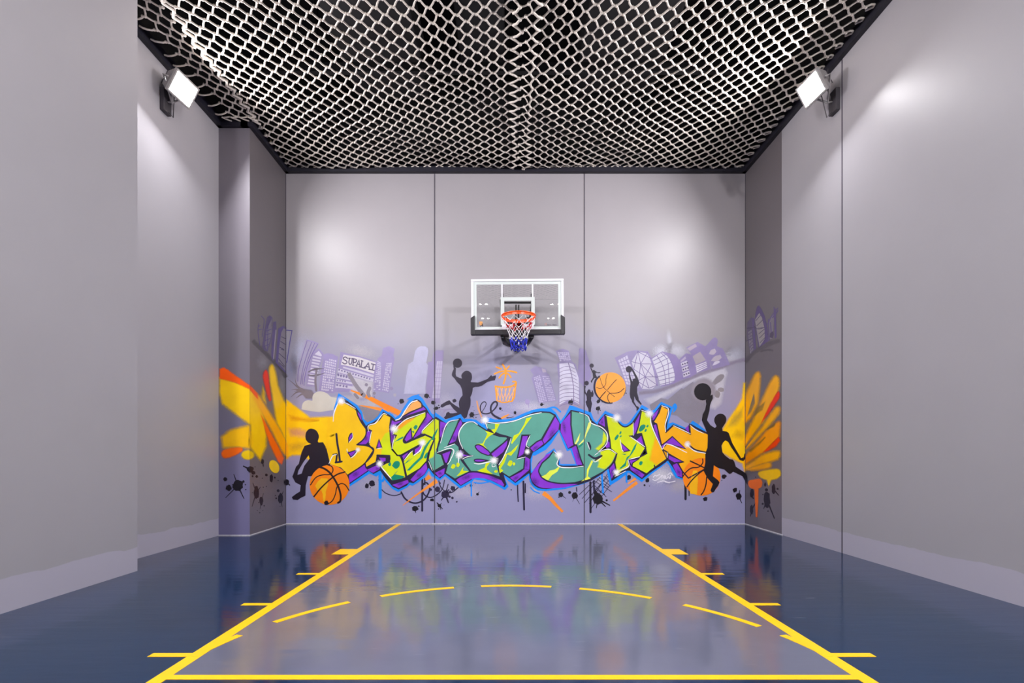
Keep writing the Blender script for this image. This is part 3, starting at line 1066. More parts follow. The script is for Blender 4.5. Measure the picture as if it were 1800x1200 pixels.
class Paint:
    def __init__(s):
        s.v, s.f, s.mi, s.mats, s.cov = [], [], [], [], []
        s.n, s.hold = 0, False

    def lift(s, layer):
        """height of the next coat above the wall: coats never lie in exactly one plane"""
        if not s.hold:
            s.n += 1
        return 0.0003 + 0.0002 * layer + 2e-5 * (s.n % 8)

    def tri(s, poly, col, soft, off):
        mt = paint_mat(col, soft)
        if mt not in s.mats:
            s.mats.append(mt)
        k = s.mats.index(mt)
        x0, x1 = min(p[0] for p in poly), max(p[0] for p in poly)
        for nm, a, b_ in BANDS:
            if x1 <= a or x0 >= b_:
                continue
            q = poly
            if x0 < a:
                q = clipx(q, a, True)
            if x1 > b_:
                q = clipx(q, b_, False)
            if len(q) < 3:
                continue
            o_ = len(s.v)
            for p in q:
                s.v.append(surf_pt(p[0], p[1], nm, off))
                s.cov.append(p[2])
            s.f.append(tuple(range(o_, o_ + len(q))))
            s.mi.append(k)

    def fill(s, P, col, layer, op=1.0, soft=0.0, holes=()):
        """P: list of (x, y) already dense"""
        off = s.lift(layer)
        issoft = soft > 0 or op < 1
        if soft > 0:
            inn, outr = offset(P, -soft / 2), offset(P, soft / 2)
            n = len(P)
            for i in range(n):
                j = (i + 1) % n
                a, b_, c, d = inn[i] + (op,), outr[i] + (0.0,), outr[j] + (0.0,), inn[j] + (op,)
                o2 = off + 8e-6 + 6e-6 * (i % 3)
                s.tri([a, b_, c], col, True, o2)
                s.tri([a, c, d], col, True, o2)
            P = inn
        loops = [[Vector((x, y, 0)) for x, y in P]] + [[Vector((x, y, 0)) for x, y in h] for h in holes]
        flat_ = [p for l in loops for p in l]
        for t in tessellate_polygon(loops):
            s.tri([(flat_[i].x, flat_[i].y, op) for i in t], col, issoft, off)
        return s

    def poly(s, crop, txt, col, layer, op=1.0, soft=0.0, holes=(), smooth=False, edge=None, ew=2.2):
        P = pts_of(crop, txt)
        if smooth:
            P = allsmooth(P)
        D = path(P, True)
        s.fill(D, col, layer, op, soft, [path(pts_of(crop, h), True) for h in holes])
        if edge:
            s.line(D + [D[0]], ew, edge, layer + 1, closed=True)
        return s

    def line(s, D, w, col, layer, op=1.0, soft=0.0, w0=None, w1=None, closed=False, cap=True):
        """D dense polyline in px, w width in px, w0/w1 end widths"""
        off = s.lift(layer)
        D2 = [D[0]]
        for p in D[1:]:
            if math.hypot(p[0] - D2[-1][0], p[1] - D2[-1][1]) > 0.15:
                D2.append(p)
        D = D2
        n = len(D)
        if n < 2:
            return s
        if closed and math.hypot(D[0][0] - D[-1][0], D[0][1] - D[-1][1]) < 0.3:
            D = D[:-1]
            n -= 1
        nl = []
        for i in range(n):
            a = D[(i - 1) % n] if (closed or i > 0) else D[i]
            c = D[(i + 1) % n] if (closed or i < n - 1) else D[i]
            d1 = (D[i][0] - a[0], D[i][1] - a[1])
            d2 = (c[0] - D[i][0], c[1] - D[i][1])
            l1, l2 = math.hypot(*d1) or 1e-9, math.hypot(*d2) or 1e-9
            if i == 0 and not closed:
                d1, l1 = d2, l2
            if i == n - 1 and not closed:
                d2, l2 = d1, l1
            tx, ty = d1[0] / l1 + d2[0] / l2, d1[1] / l1 + d2[1] / l2
            m = math.hypot(tx, ty)
            if m < 0.3:
                tx, ty, m = d2[0] / l2, d2[1] / l2, 1.0
            tx, ty = tx / m, ty / m
            cs = max(0.5, abs(tx * d2[0] / l2 + ty * d2[1] / l2))
            nl.append((-ty / cs, tx / cs))
        wa = w if w0 is None else w0
        wb = w if w1 is None else w1
        tot = max(1, n - 1)

        def wd(i):
            t = i / tot
            if w0 is None and w1 is None:
                return w
            return wa + (w - wa) * t * 2 if t < .5 else w + (wb - w) * (t - .5) * 2
        issoft = soft > 0 or op < 1
        off0 = off
        for i in range(n if closed else n - 1):
            j = (i + 1) % n
            hi, hj = wd(i) / 2, wd(j) / 2
            off = off0 + 1.2e-5 * i / max(1, n) + (8e-6 if i % 2 else 0)

            def pt(k, h, c):
                return (D[k][0] + nl[k][0] * h, D[k][1] + nl[k][1] * h, c)
            if soft > 0:
                a = [pt(i, -hi - soft / 2, 0), pt(i, -max(0, hi - soft / 2), op), pt(i, max(0, hi - soft / 2), op), pt(i, hi + soft / 2, 0)]
                c = [pt(j, -hj - soft / 2, 0), pt(j, -max(0, hj - soft / 2), op), pt(j, max(0, hj - soft / 2), op), pt(j, hj + soft / 2, 0)]
                for k in range(3):
                    s.tri([a[k], a[k + 1], c[k + 1]], col, True, off)
                    s.tri([a[k], c[k + 1], c[k]], col, True, off)
            else:
                q = [pt(i, -hi, op), pt(i, hi, op), pt(j, hj, op), pt(j, -hj, op)]
                s.tri(q[:3], col, issoft, off)
                s.tri([q[0], q[2], q[3]], col, issoft, off)
        if cap and not closed and soft == 0 and op >= 1:
            for i in (0, n - 1):
                r = wd(i) / 2
                if r > 0.35:
                    s.fill([(D[i][0] + r * math.cos(2 * PI * k / 8), D[i][1] + r * math.sin(2 * PI * k / 8)) for k in range(8)], col, layer)
        return s

    def stroke(s, crop, txt, w, col, layer, smooth=True, **kw):
        P = pts_of(crop, txt)
        k = CROP[crop][2]
        for q in ('w0', 'w1', 'soft'):
            if q in kw and kw[q] is not None:
                kw[q] = kw[q] / k
        if smooth:
            P = allsmooth(P)
        return s.line(path(P, False), w / k, col, layer, **kw)

    def blob(s, crop, cx, cy, rx, ry, col, layer, op=0.6, rot=0.0, core=0.0):
        """round soft puff of spray"""
        ox, oy, k = CROP[crop]
        cx, cy, rx, ry = ox + cx / k, oy + cy / k, rx / k, ry / k
        off = s.lift(layer)
        N, R = 20, 5
        ca, sa = math.cos(rot), math.sin(rot)

        def pt(a, t):
            x, y = rx * t * math.cos(a), ry * t * math.sin(a)
            f = 1.0 if t <= core else 0.5 + 0.5 * math.cos(PI * (t - core) / (1 - core))
            return (cx + x * ca - y * sa, cy + x * sa + y * ca, op * f)
        for i in range(N):
            a0, a1 = 2 * PI * i / N, 2 * PI * (i + 1) / N
            for r in range(R):
                t0, t1 = r / R, (r + 1) / R
                if r > 0:
                    s.tri([pt(a0, t0), pt(a0, t1), pt(a1, t1)], col, True, off)
                    s.tri([pt(a0, t0), pt(a1, t1), pt(a1, t0)], col, True, off)
                else:
                    s.tri([pt(a0, 0), pt(a0, t1), pt(a1, t1)], col, True, off)
        return s

    def disc(s, crop, cx, cy, r, col, layer, ry=None, n=20, jag=0.0, rot=0.0, soft=0.0):
        ox, oy, k = CROP[crop]
        ry = r if ry is None else ry
        P = []
        for i in range(n):
            a = 2 * PI * i / n
            q = 1 + random.uniform(-jag, jag)
            x, y = r * q * math.cos(a), ry * q * math.sin(a)
            P.append((ox + (cx + x * math.cos(rot) - y * math.sin(rot)) / k, oy + (cy + x * math.sin(rot) + y * math.cos(rot)) / k))
        return s.fill(P, col, layer, 1.0, soft / k)

    def grid(s, crop, quad, nx, ny, col, layer, gx=0.25, gy=0.25, op=1.0, skip=0.0, wob=0.0):
        """pale window panes inside a quadrilateral (top left, top right, bottom right, bottom left)"""
        Q = [(p[0], p[1]) for p in pts_of(crop, quad)]

        def bl(u, v):
            a = (Q[0][0] + (Q[1][0] - Q[0][0]) * u, Q[0][1] + (Q[1][1] - Q[0][1]) * u)
            b_ = (Q[3][0] + (Q[2][0] - Q[3][0]) * u, Q[3][1] + (Q[2][1] - Q[3][1]) * u)
            return (a[0] + (b_[0] - a[0]) * v, a[1] + (b_[1] - a[1]) * v)
        s.lift(0)
        s.hold = True
        for i in range(nx):
            for j in range(ny):
                if random.random() < skip:
                    continue
                u0, u1 = (i + gx / 2) / nx, (i + 1 - gx / 2) / nx
                v0, v1 = (j + gy / 2) / ny, (j + 1 - gy / 2) / ny
                w_ = wob / max(nx, ny)
                P = [bl(u + random.uniform(-w_, w_), v + random.uniform(-w_, w_)) for u, v in ((u0, v0), (u1, v0), (u1, v1), (u0, v1))]
                s.fill(P, col, layer, op)
        s.hold = False
        return s

    def splat(s, crop, cx, cy, r, col=SIL, layer=6, spikes=(), drops=(), ry=None, rot=0.0):
        """a thrown blot: ragged body, thin spikes (angle deg, length, width), droplets (dx, dy, r)"""
        s.disc(crop, cx, cy, r, col, layer, ry=ry, n=16, jag=0.14, rot=rot)
        for a, l, w in spikes:
            a = math.radians(a)
            s.stroke(crop, '%.1f,%.1f %.1f,%.1f' % (cx + math.cos(a) * r * .6, cy + math.sin(a) * r * .6, cx + math.cos(a) * l, cy + math.sin(a) * l), w, col, layer, smooth=False, w0=w * 1.5, w1=w * .9)
        for dx, dy, q in drops:
            s.disc(crop, cx + dx, cy + dy, q, col, layer, n=10, jag=0.1)
        return s

    def build(s, name, label=None):
        me = bpy.data.meshes.new(name)
        me.from_pydata(s.v, [], s.f)
        for mt in s.mats:
            me.materials.append(mt)
        me.polygons.foreach_set('material_index', s.mi)
        at = me.attributes.new('cover', 'FLOAT', 'POINT')
        at.data.foreach_set('value', [max(0.0, min(1.0, c)) for c in s.cov])
        o = bpy.data.objects.new(name, me)
        COL.objects.link(o)
        o.parent = mural
        o.matrix_parent_inverse = Matrix.Translation(-Vector(mural.location))
        if label:
            o['label'] = label
        return o


def offset(P, d):
    """move a closed outline outwards (d > 0) or inwards"""
    n = len(P)
    A = sum(P[i][0] * P[(i + 1) % n][1] - P[(i + 1) % n][0] * P[i][1] for i in range(n))
    sg = 1 if A > 0 else -1
    out = []
    for i in range(n):
        a, p, c = P[i - 1], P[i], P[(i + 1) % n]
        d1, d2 = (p[0] - a[0], p[1] - a[1]), (c[0] - p[0], c[1] - p[1])
        l1, l2 = math.hypot(*d1) or 1e-9, math.hypot(*d2) or 1e-9
        n1, n2 = (d1[1] / l1 * sg, -d1[0] / l1 * sg), (d2[1] / l2 * sg, -d2[0] / l2 * sg)
        m = (n1[0] + n2[0], n1[1] + n2[1])
        l = math.hypot(*m)
        if l < 0.2:
            m, l = n1, 1.0
        m = (m[0] / l, m[1] / l)
        k = 1 / max(0.6, m[0] * n1[0] + m[1] * n1[1])
        out.append((p[0] + m[0] * d * k, p[1] + m[1] * d * k))
    return out


def P_(): return Paint()


random.seed(21)
# ---- pale and grey spray haze behind the skyline
h = P_()
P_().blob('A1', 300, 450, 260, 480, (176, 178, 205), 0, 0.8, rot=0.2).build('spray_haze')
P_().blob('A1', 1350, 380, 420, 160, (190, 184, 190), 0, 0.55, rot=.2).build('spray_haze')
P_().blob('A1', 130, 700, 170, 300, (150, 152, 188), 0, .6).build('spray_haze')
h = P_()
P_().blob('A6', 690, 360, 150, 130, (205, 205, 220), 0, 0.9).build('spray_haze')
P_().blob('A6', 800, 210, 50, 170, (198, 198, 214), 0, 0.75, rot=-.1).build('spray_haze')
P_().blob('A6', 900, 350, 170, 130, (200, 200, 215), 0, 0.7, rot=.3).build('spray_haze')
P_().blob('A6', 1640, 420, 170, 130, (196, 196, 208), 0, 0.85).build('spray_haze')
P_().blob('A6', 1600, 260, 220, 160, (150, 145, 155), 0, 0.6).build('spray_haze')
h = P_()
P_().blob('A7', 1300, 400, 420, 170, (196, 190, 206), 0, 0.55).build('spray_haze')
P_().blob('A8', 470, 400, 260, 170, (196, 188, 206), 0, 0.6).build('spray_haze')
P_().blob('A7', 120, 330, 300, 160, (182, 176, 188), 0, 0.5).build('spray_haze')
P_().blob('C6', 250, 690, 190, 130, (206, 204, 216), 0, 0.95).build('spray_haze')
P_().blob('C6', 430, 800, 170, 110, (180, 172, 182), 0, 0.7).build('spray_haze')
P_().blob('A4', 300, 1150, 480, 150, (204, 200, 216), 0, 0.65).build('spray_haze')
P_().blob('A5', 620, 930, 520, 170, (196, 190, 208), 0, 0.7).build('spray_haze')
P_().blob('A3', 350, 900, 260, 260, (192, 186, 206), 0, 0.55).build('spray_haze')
h = P_()
h.poly('A6', '480,990 640,930 900,800 1120,700 1330,620 1530,570 1560,640 1530,760 1480,1040 1400,1110 1330,1100 1370,960 1120,760 960,830 700,980 560,1060', (200, 198, 212), 1, 0.8, soft=6)
h.poly('A6', '540,1060 690,970 780,990 960,840 980,850 1110,755 1130,780 1090,900 1140,980 1280,1010 1290,1100 1240,1210 1180,1330 1010,1290 900,1200 560,1150', (136, 131, 146), 2, 0.95, soft=1.2)
h.poly('A6', '1350,780 1430,680 1490,655~ 1525,680~ 1490,740 1400,800', (138, 132, 140), 2, 0.9, soft=1.5)
h.disc('A6', 1480, 860, 42, (146, 140, 148), 2, ry=30, n=12, jag=.1, soft=6)
h.disc('A6', 1430, 920, 40, (140, 134, 142), 2, ry=50, n=12, jag=.1, soft=6)
h.disc('A6', 1250, 870, 160, (150, 143, 156), 2, ry=160, soft=50)
h.stroke('A6', '400,905 620,880 820,815 1050,720 1250,640 1500,560 1650,500 1800,462', 42, (140, 130, 152), 3, op=0.85, soft=24)
h.build('painted_hillside', 'grey brushed hillside under the right skyline')
P_().stroke('D5', '85,410 200,520 300,620 400,720 440,800', 34, (86, 82, 84), 2, op=.9, soft=22).build('hill_stroke')
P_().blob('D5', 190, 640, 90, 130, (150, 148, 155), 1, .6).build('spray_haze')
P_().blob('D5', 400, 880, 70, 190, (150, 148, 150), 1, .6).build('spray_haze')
h.poly('A1', '40,250 60,0 240,0 240,330 130,700 40,800', (100, 94, 140), 1, .75, soft=8)  # pillar shadow painted as a dark strip, added after the build so undrawn
P_().stroke('D6', '140,750 230,640 330,580 450,520 570,480', 40, (98, 92, 98), 2, op=.9, soft=20).build('hill_stroke')
P_().stroke('D6', '330,620 400,600 490,605', 18, (92, 86, 92), 2, op=.9, soft=12).build('hill_stroke')
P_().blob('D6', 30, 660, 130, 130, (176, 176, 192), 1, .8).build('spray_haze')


# ---- skyline, one painted building after another
def bld(label): return P_()


def done(p, label): p.build('skyline_building', label)


VL = (120, 105, 160)
p = P_()
p.poly('A1', '330,210 400,178~ 590,240 525,350 430,560 375,760 345,960 390,1050 250,1010 205,920 220,650 290,400 350,240', (166, 158, 186), 4, 0.75, soft=4)
for t in ('400,180 320,440 250,700 235,900', '480,205 380,480 310,750 285,950', '530,230 430,470 330,790 315,950', '590,240 500,400 400,640 350,880 345,970'):
    p.stroke('A1', t, 12, VL, 5)
p.stroke('A1', '395,178 490,200 595,240', 22, LAV, 5)
p.stroke('A1', '575,260 480,440 395,680 360,900', 26, LAV, 5)
done(p, 'curved striped purple tower at the left end of the skyline')
p = P_()
p.poly('A1', '515,390 605,330 685,420 640,560 610,640 560,700 540,990 385,990 400,760 440,610 490,450', (150, 138, 178), 4)
p.poly('A1', '530,425 605,362 660,440 645,465', LAVL, 5)
p.grid('A1', '500,440 655,475 545,980 400,960', 1, 10, LAVL, 5, gx=.06, gy=.45)
p.stroke('A1', '515,390 605,330 685,420 640,560 605,640', 16, LAV, 6, smooth=False)
done(p, 'purple tower with a pointed roof and slatted windows')
p = P_()
p.poly('A1', '600,1090 640,760 690,430 750,405 850,420 945,470 900,800 880,1110', LAV, 4)
p.grid('A1', '722,480 918,530 855,1085 640,1060', 6, 13, LAVL, 5, gx=.3, gy=.35, skip=.05, wob=.12)
done(p, 'purple tower with a grid of small pale windows')
p = P_()
p.poly('A1', '880,1090 930,800 985,385 1300,450 1640,560 1600,800 1560,1090', LAV, 4)
p.poly('A1', '1040,430 1320,480 1605,572 1572,765 1250,660 993,605', (214, 208, 214), 5)
p.poly('A1', '1030,640 1280,705 1570,790 1565,830 1270,740 1030,665', LAVL, 5)
p.grid('A1', '945,665 1570,850 1555,915 935,745', 1, 1, LAVL, 5, gx=.0, gy=.15)
p.grid('A1', '935,750 1400,880 1380,930 915,840', 1, 1, LAVL, 5, gx=.0, gy=.1)
p.grid('A1', '915,855 1250,930 1240,960 905,905', 1, 1, LAVL, 5, gx=.0, gy=.1)
p.grid('A1', '905,930 1250,1000 1240,1040 895,1015', 1, 1, LAVL, 5, gx=.0, gy=.1)
p.poly('A1', '1230,840 1560,910 1545,1190 1250,1190 1150,1080 1220,960', (196, 192, 202), 6, .9, soft=5)
for i in range(12):
    p.disc('A1', 962 + i * 49, 698 + i * 14.5, 15, (116, 104, 150), 6, n=8, jag=.2)
for i in range(5):
    p.disc('A1', 948 + i * 48, 785 + i * 13, 20, (120, 108, 152), 6, ry=24, n=8, jag=.25)
for i in range(4):
    p.disc('A1', 934 + i * 44, 880 + i * 8, 13, (120, 108, 152), 6, n=8, jag=.2)
for i in range(4):
    p.disc('A1', 930 + i * 54, 965 + i * 9, 20, (124, 112, 156), 6, n=8, jag=.25)
# the name on the roof sign, hand lettered
LET = {'S': [[(.85, .18), (.55, .02), (.2, .12), (.18, .35), (.5, .48), (.82, .62), (.8, .88), (.45, 1), (.1, .85)]],
       'U': [[(.05, .02), (.35, .02)], [(.2, .02), (.2, .75), (.45, 1), (.75, .8), (.78, .02)], [(.65, .02), (.95, .02)]],
       'P': [[(.2, 0), (.2, 1)], [(.05, 1), (.4, 1)], [(.05, 0), (.6, .02), (.88, .22), (.6, .52), (.22, .52)]],
       'A': [[(.1, 1), (.5, 0), (.9, 1)], [(.25, .66), (.75, .66)], [(0, 1), (.25, 1)], [(.75, 1), (1, 1)]],
       'L': [[(.2, 0), (.2, 1), (.85, 1), (.88, .8)], [(.05, 0), (.4, 0)]],
       'I': [[(.5, 0), (.5, 1)], [(.1, 0), (.9, 0)], [(.15, 1), (.85, 1)]]}
for ch, x0, x1, yt0, yt1, yb0, yb1 in (('S', 1018, 1118, 462, 480, 585, 600), ('U', 1120, 1205, 492, 500, 592, 612), ('P', 1195, 1278, 500, 518, 612, 628), ('A', 1262, 1345, 520, 538, 628, 648),
                                       ('L', 1338, 1425, 535, 560, 645, 672), ('A', 1410, 1520, 565, 590, 660, 696), ('I', 1512, 1598, 590, 612, 690, 712)):
    for st in LET[ch]:
        q = []
        for u, v in st:
            u_ = u - (v - .5) * .18
            q.append((x0 + (x1 - x0) * u_, (yt0 + (yt1 - yt0) * u) * (1 - v) + (yb0 + (yb1 - yb0) * u) * v))
        t = ' '.join('%.1f,%.1f' % a for a in q)
        p.stroke('A1', t, 19, (92, 80, 112), 7, smooth=len(st) > 4)
done(p, 'wide purple building with a lettered white roof sign')
p = P_()
p.poly('A2', '350,960 385,680 440,400 510,345 535,215 640,183 740,230 712,350 738,392 690,640 640,1010 500,980', LAV, 5)
p.grid('A2', '435,430 500,470 490,950 362,955', 3, 16, LAVL, 6, gx=.2, gy=.5, skip=.1, wob=.2)
p.grid('A2', '590,470 690,470 628,990 515,955', 4, 13, LAVL, 6, gx=.35, gy=.4, skip=.12, wob=.2)
done(p, 'stepped purple tower with two pale window fronts beside the lettered building')
p = P_()
p.poly('A2', '900,1020 940,700 980,500 1060,450 1120,230~ 1240,182~ 1325,230~ 1295,470 1325,520 1300,760 1285,1020', (186, 184, 214), 4, .95, soft=1.5)
done(p, 'plain pale lavender tower left of the leaping player')
p = P_()
p.poly('A2', '1275,1010 1320,470 1395,445 1420,290 1480,250 1600,258 1590,440 1560,720 1530,1180 1290,1180', (156, 142, 188), 4, .85, soft=1)
p.grid('A2', '1480,440 1580,440 1535,1100 1390,1100', 3, 9, (186, 178, 206), 5, gx=.15, gy=.1)
done(p, 'purple tower crossed by the left panel joint')
p = P_()
p.poly('A4', '318,500 410,430 600,480 612,545 660,590 720,800 780,1045 640,1060 470,1085 400,820 340,640 380,590', LAV, 4, .8)
p.poly('A4', '520,470 590,490 605,540 540,545', (180, 168, 190), 5)
p.grid('A4', '375,630 490,585 620,1050 480,1080', 4, 16, (192, 184, 214), 5, gx=.3, gy=.4, skip=.05, wob=.1)
p.grid('A4', '530,600 650,605 765,1035 640,1050', 5, 14, (194, 186, 216), 5, gx=.3, gy=.45, skip=.05, wob=.1)
done(p, 'leaning purple tower with fine window rows under the hoop')
p = P_()
p.poly('A4', '770,165 890,130~ 1000,165 1050,345 1120,400 1170,600 1205,1110 810,1110 830,760 790,400 845,360 815,270', LAV, 4, .85)
p.grid('A4', '800,180 1000,190 1035,330 840,350', 6, 5, (188, 180, 210), 5, gx=.2, gy=.3, skip=.08, wob=.1)
p.poly('A4', '832,390 985,375 1040,560 1080,800 1085,1020 960,1040 835,1110 832,800 840,600', (206, 202, 224), 5)
p.poly('A4', '1000,372 1080,400 1130,520 1170,640 1180,1100 1090,1050 1085,780 1050,560', (202, 198, 220), 5)
for i in range(11):
    y = 455 + i * 66
    x1 = min(1085, 1010 + i * 14)
    p.stroke('A4', '%d,%d %d,%d %d,%d' % (836, y + 25, 920, y - 12, x1, y - 22), 9, (132, 118, 158), 6)
    p.stroke('A4', '%d,%d %d,%d' % (x1, y - 22, min(1185, 1100 + i * 14), y + 25), 9, (132, 118, 158), 6)
p.stroke('A4', '990,375 1040,560 1080,800 1085,1040', 13, (132, 118, 158), 6)
done(p, 'tall purple round-fronted tower with curved floors right of the hoop')
p = P_()
p.poly('A4', '1160,500 1180,130 1215,108 1295,150 1340,290 1375,420 1390,640 1260,790 1175,700', (150, 136, 188), 3, .75, soft=2)
done(p, 'faint purple tower crossed by the right panel joint')
p = P_()
p.poly('A6', '78,440 250,358 350,340 515,358 560,440 610,600 650,800 520,850 380,880 215,790 150,600', LAV, 4, .85)
p.grid('A6', '120,470 245,400 400,840 230,790', 4, 8, (198, 192, 216), 5, gx=.22, gy=.22)
p.poly('A6', '300,490 385,360 500,380 545,450 590,560 640,790 575,850 440,850 390,760 330,590', (200, 196, 214), 5)
for t in ('385,350 420,520 480,690 530,840', '300,490 420,520 570,520', '510,370 420,520 395,760', '420,520 590,690 640,700', '560,530 480,690 440,840', '480,690 640,800', '395,760 530,840 640,800', '480,690 390,740',
          '385,360 560,450', '385,350 330,590', '480,690 330,590', '480,690 640,690'):
    p.stroke('A6', t, 8, (124, 110, 160), 6, smooth=False)
p.stroke('A6', '505,360 550,440 600,600 640,800', 26, LAV, 6)
done(p, 'purple tower with a star-braced glass front')
p = P_()
p.poly('A6', '560,445 705,355 880,400 935,480 965,600 978,720 860,780 690,820 640,690', (146, 128, 184), 5, .8)
p.poly('A6', '572,455 700,368 780,430~ 840,550~ 870,680~ 862,750 800,780 680,805 650,690 600,540', (206, 204, 220), 6)
for t in ('635,412 700,520 740,660 750,795', '690,372 770,470 790,640 800,785', '590,480 745,400', '605,530 790,440', '625,590 825,500', '640,640 850,570', '650,690 865,630', '665,740 872,690', '680,790 865,745'):
    p.stroke('A6', t, 8, (124, 110, 160), 7)
done(p, 'curved purple building with a white gridded front')
p = P_()
p.poly('A6', '928,460 1018,380 1110,400 1130,480 1160,650 1070,700 975,725', (144, 128, 182), 6, .8)
for i in range(3):
    y = 500 + i * 68
    p.poly('A6', '%d,%d %d,%d %d,%d %d,%d' % (948 + i * 14, y + 10, 1030 + i * 14, y - 25, 1046 + i * 12, y + 25, 962 + i * 12, y + 58), LAVL, 7)
    for k in range(3):
        p.disc('A6', 975 + i * 10 + k * 30, y + 27 - k * 10, 11, (92, 82, 116), 8, n=8)
p.poly('A6', '975,650 1065,620 1075,660 985,700', LAVL, 7)
p.poly('A6', '945,480 1010,420 1020,450 950,500', (178, 166, 196), 7)
done(p, 'small purple building with rows of dotted windows')
p = P_()
p.poly('A6', '1022,305 1170,230 1275,290 1320,430 1350,590 1160,640 1130,500 1080,380', (146, 130, 182), 5, .75)
p.poly('A6', '1035,315 1140,255 1165,290 1070,350', (172, 160, 178), 6)
p.poly('A6', '1105,420 1205,360 1280,470 1150,530', (166, 156, 168), 6)
for i in range(4):
    p.poly('A6', '%d,%d %d,%d %d,%d %d,%d' % (1145 + i * 4, 545 + i * 25, 1285 + i * 4, 490 + i * 22, 1288 + i * 4, 500 + i * 22, 1150 + i * 4, 560 + i * 25), (214, 210, 224), 6)
done(p, 'purple building with two large tan windows and white bands')
p = P_()
p.poly('A6', '1275,290 1340,220 1390,172~ 1435,200~ 1425,285 1505,320 1560,440 1600,530 1370,590 1330,480', (146, 132, 182), 4, .75, soft=1)
for i, (xa, ya, xb, yb) in enumerate(((1320, 390, 1400, 320), (1345, 480, 1470, 400), (1365, 545, 1450, 480))):
    p.poly('A6', '%d,%d %d,%d~ %d,%d %d,%d %d,%d~' % (xa, ya, (xa + xb) / 2 - 10, (ya + yb) / 2 - 18, xb, yb, xb + 20, yb + (40 if i < 2 else 14), (xa + xb) / 2 + 20, (ya + yb) / 2 + (44 if i < 2 else 10)), (178, 168, 184) if i < 2 else LAVL, 5)
done(p, 'purple building with three curved windows at the right end of the skyline')
# the small towers on the side faces
p = P_()
p.poly('D5', '185,480 205,330 235,170 265,145~ 295,170 285,330 275,430 240,520 210,520', (96, 84, 128), 3, .7, soft=1)
p.poly('D5', '212,470 235,290 285,180 285,320 262,420 240,520', (124, 118, 126), 4, .8)
for t in ('230,310 280,290', '225,350 275,335', '215,410 265,390', '210,470 255,450', '245,240 240,520', '150,230 140,300 160,460', '175,150 205,190 185,370', '150,260 165,250', '140,300 180,290'):
    p.stroke('D5', t, 7, (84, 72, 124), 5)
p.poly('D5', '280,580 285,400 300,220 330,205 335,300 320,500 300,630', (98, 86, 132), 3, .8, soft=1)
p.stroke('D5', '330,300 315,470 305,600', 10, (150, 142, 150), 4)
p.poly('D5', '325,640 345,400 355,285 405,255 440,275 440,760 390,710', (100, 88, 138), 3, .85, soft=1)
p.poly('D5', '352,640 365,480 385,330 410,280 437,290 437,740', (132, 126, 136), 4)
for t in ('388,370 430,390', '380,420 428,450', '370,480 415,510 385,500', '362,545 425,600', '358,600 420,680', '360,640 415,690'):
    p.stroke('D5', t, 7, (70, 62, 92), 5)
p.stroke('D5', '440,300 500,305 470,470 445,640', 9, (92, 82, 150), 5, smooth=False)
p.build('skyline_building', 'sketchy purple towers on the side face of the left pilaster')
p = P_()
p.poly('D6', '160,420 165,260 215,190 240,220 275,400 270,590 205,650', (104, 94, 124), 3, .75, soft=1)
p.grid('D6', '175,370 220,340 245,600 205,650', 3, 7, (140, 134, 142), 4, gx=.3, gy=.3, wob=.15)
p.poly('D6', '255,240 300,50~ 345,95 385,180 420,330 430,490 310,570', (98, 84, 128), 3, .85, soft=1)
p.poly('D6', '262,230 315,140 350,200 380,330 385,460 320,560', (146, 140, 142), 4)
for t in ('270,240 330,170', '285,300 355,230', '300,330 380,320', '310,400 380,340', '320,450 385,385', '325,510 388,445', '245,300 300,340 380,320', '160,330 250,320', '150,490 215,460'):
    p.stroke('D6', t, 7, (76, 66, 96), 5)
p.stroke('D6', '240,210 250,400 265,580', 24, (96, 82, 126), 4)
p.poly('D6', '430,470 440,240 490,150 500,230 480,460', (128, 122, 130), 4, .9)
for t in ('420,280 470,180 545,80', '480,200 550,110', '455,260 465,380', '500,70 515,450', '515,90 525,440', '430,220 440,480'):
    p.stroke('D6', t, 12, (94, 80, 126), 5)
p.poly('D6', '445,440 450,390 490,365 495,410 480,455', (80, 70, 92), 5)
p.build('skyline_building', 'sketchy purple towers on the dark end of the right wall')

# ---- palm, cloud, grey drips
p = P_()
for t, w in (('330,1060 240,1010 150,930 60,860', 22), ('330,1050 240,990 200,920 190,850', 20), ('350,1070 220,1040 120,1050', 22), ('350,1080 220,1090 110,1180', 24), ('360,1100 280,1140 200,1200', 24), ('330,1080 250,1060 170,1080', 22)):
    p.stroke('A1', t, w, (124, 114, 124), 5, w0=w * 1.6, w1=3)
p.poly('A1', '250,1010 330,1030 480,1060 520,1110 480,1200 380,1200 300,1110', (128, 118, 128), 5, 1, soft=3)
p.stroke('A1', '560,1060 545,900 565,700', 40, (126, 117, 130), 6)
p.stroke('A1', '425,735 520,690 700,675', 36, (106, 98, 110), 6, w0=20, w1=4)
p.stroke('A1', '420,790 520,800 620,780 715,755', 34, (110, 102, 116), 6, w0=20, w1=4)
p.build('painted_palm', 'grey-brown palm leaves over the left skyline')
p = P_()
p.poly('C1', '960,1075 975,1010~ 1020,980~ 1075,985 1085,920~ 1150,885~ 1225,905~ 1270,945 1335,955 1310,1080 1150,1105 1060,1095', (204, 200, 192), 6)
p.poly('C1', '1270,945 1500,930 1590,980 1720,960 1790,1000 1790,1150 1500,1200 1300,1100', (190, 186, 196), 2, .8, soft=5)
p.build('painted_cloud', 'cream painted cloud above the yellow band')
for t, w in (('1140,780 1250,960 1350,1090 1400,1150', 70), ('1500,1020 1470,1100 1490,1160', 60), ('1240,1130 1290,1190', 50)):
    P_().stroke('A1', t, w, (140, 133, 146), 7).build('grey_drip')
for x, y, r in ((1440, 960, 30), (1580, 1110, 26), (1580, 1175, 14)):
    P_().disc('A1', x, y, r, (136, 128, 148), 7, jag=.1).build('grey_drip')
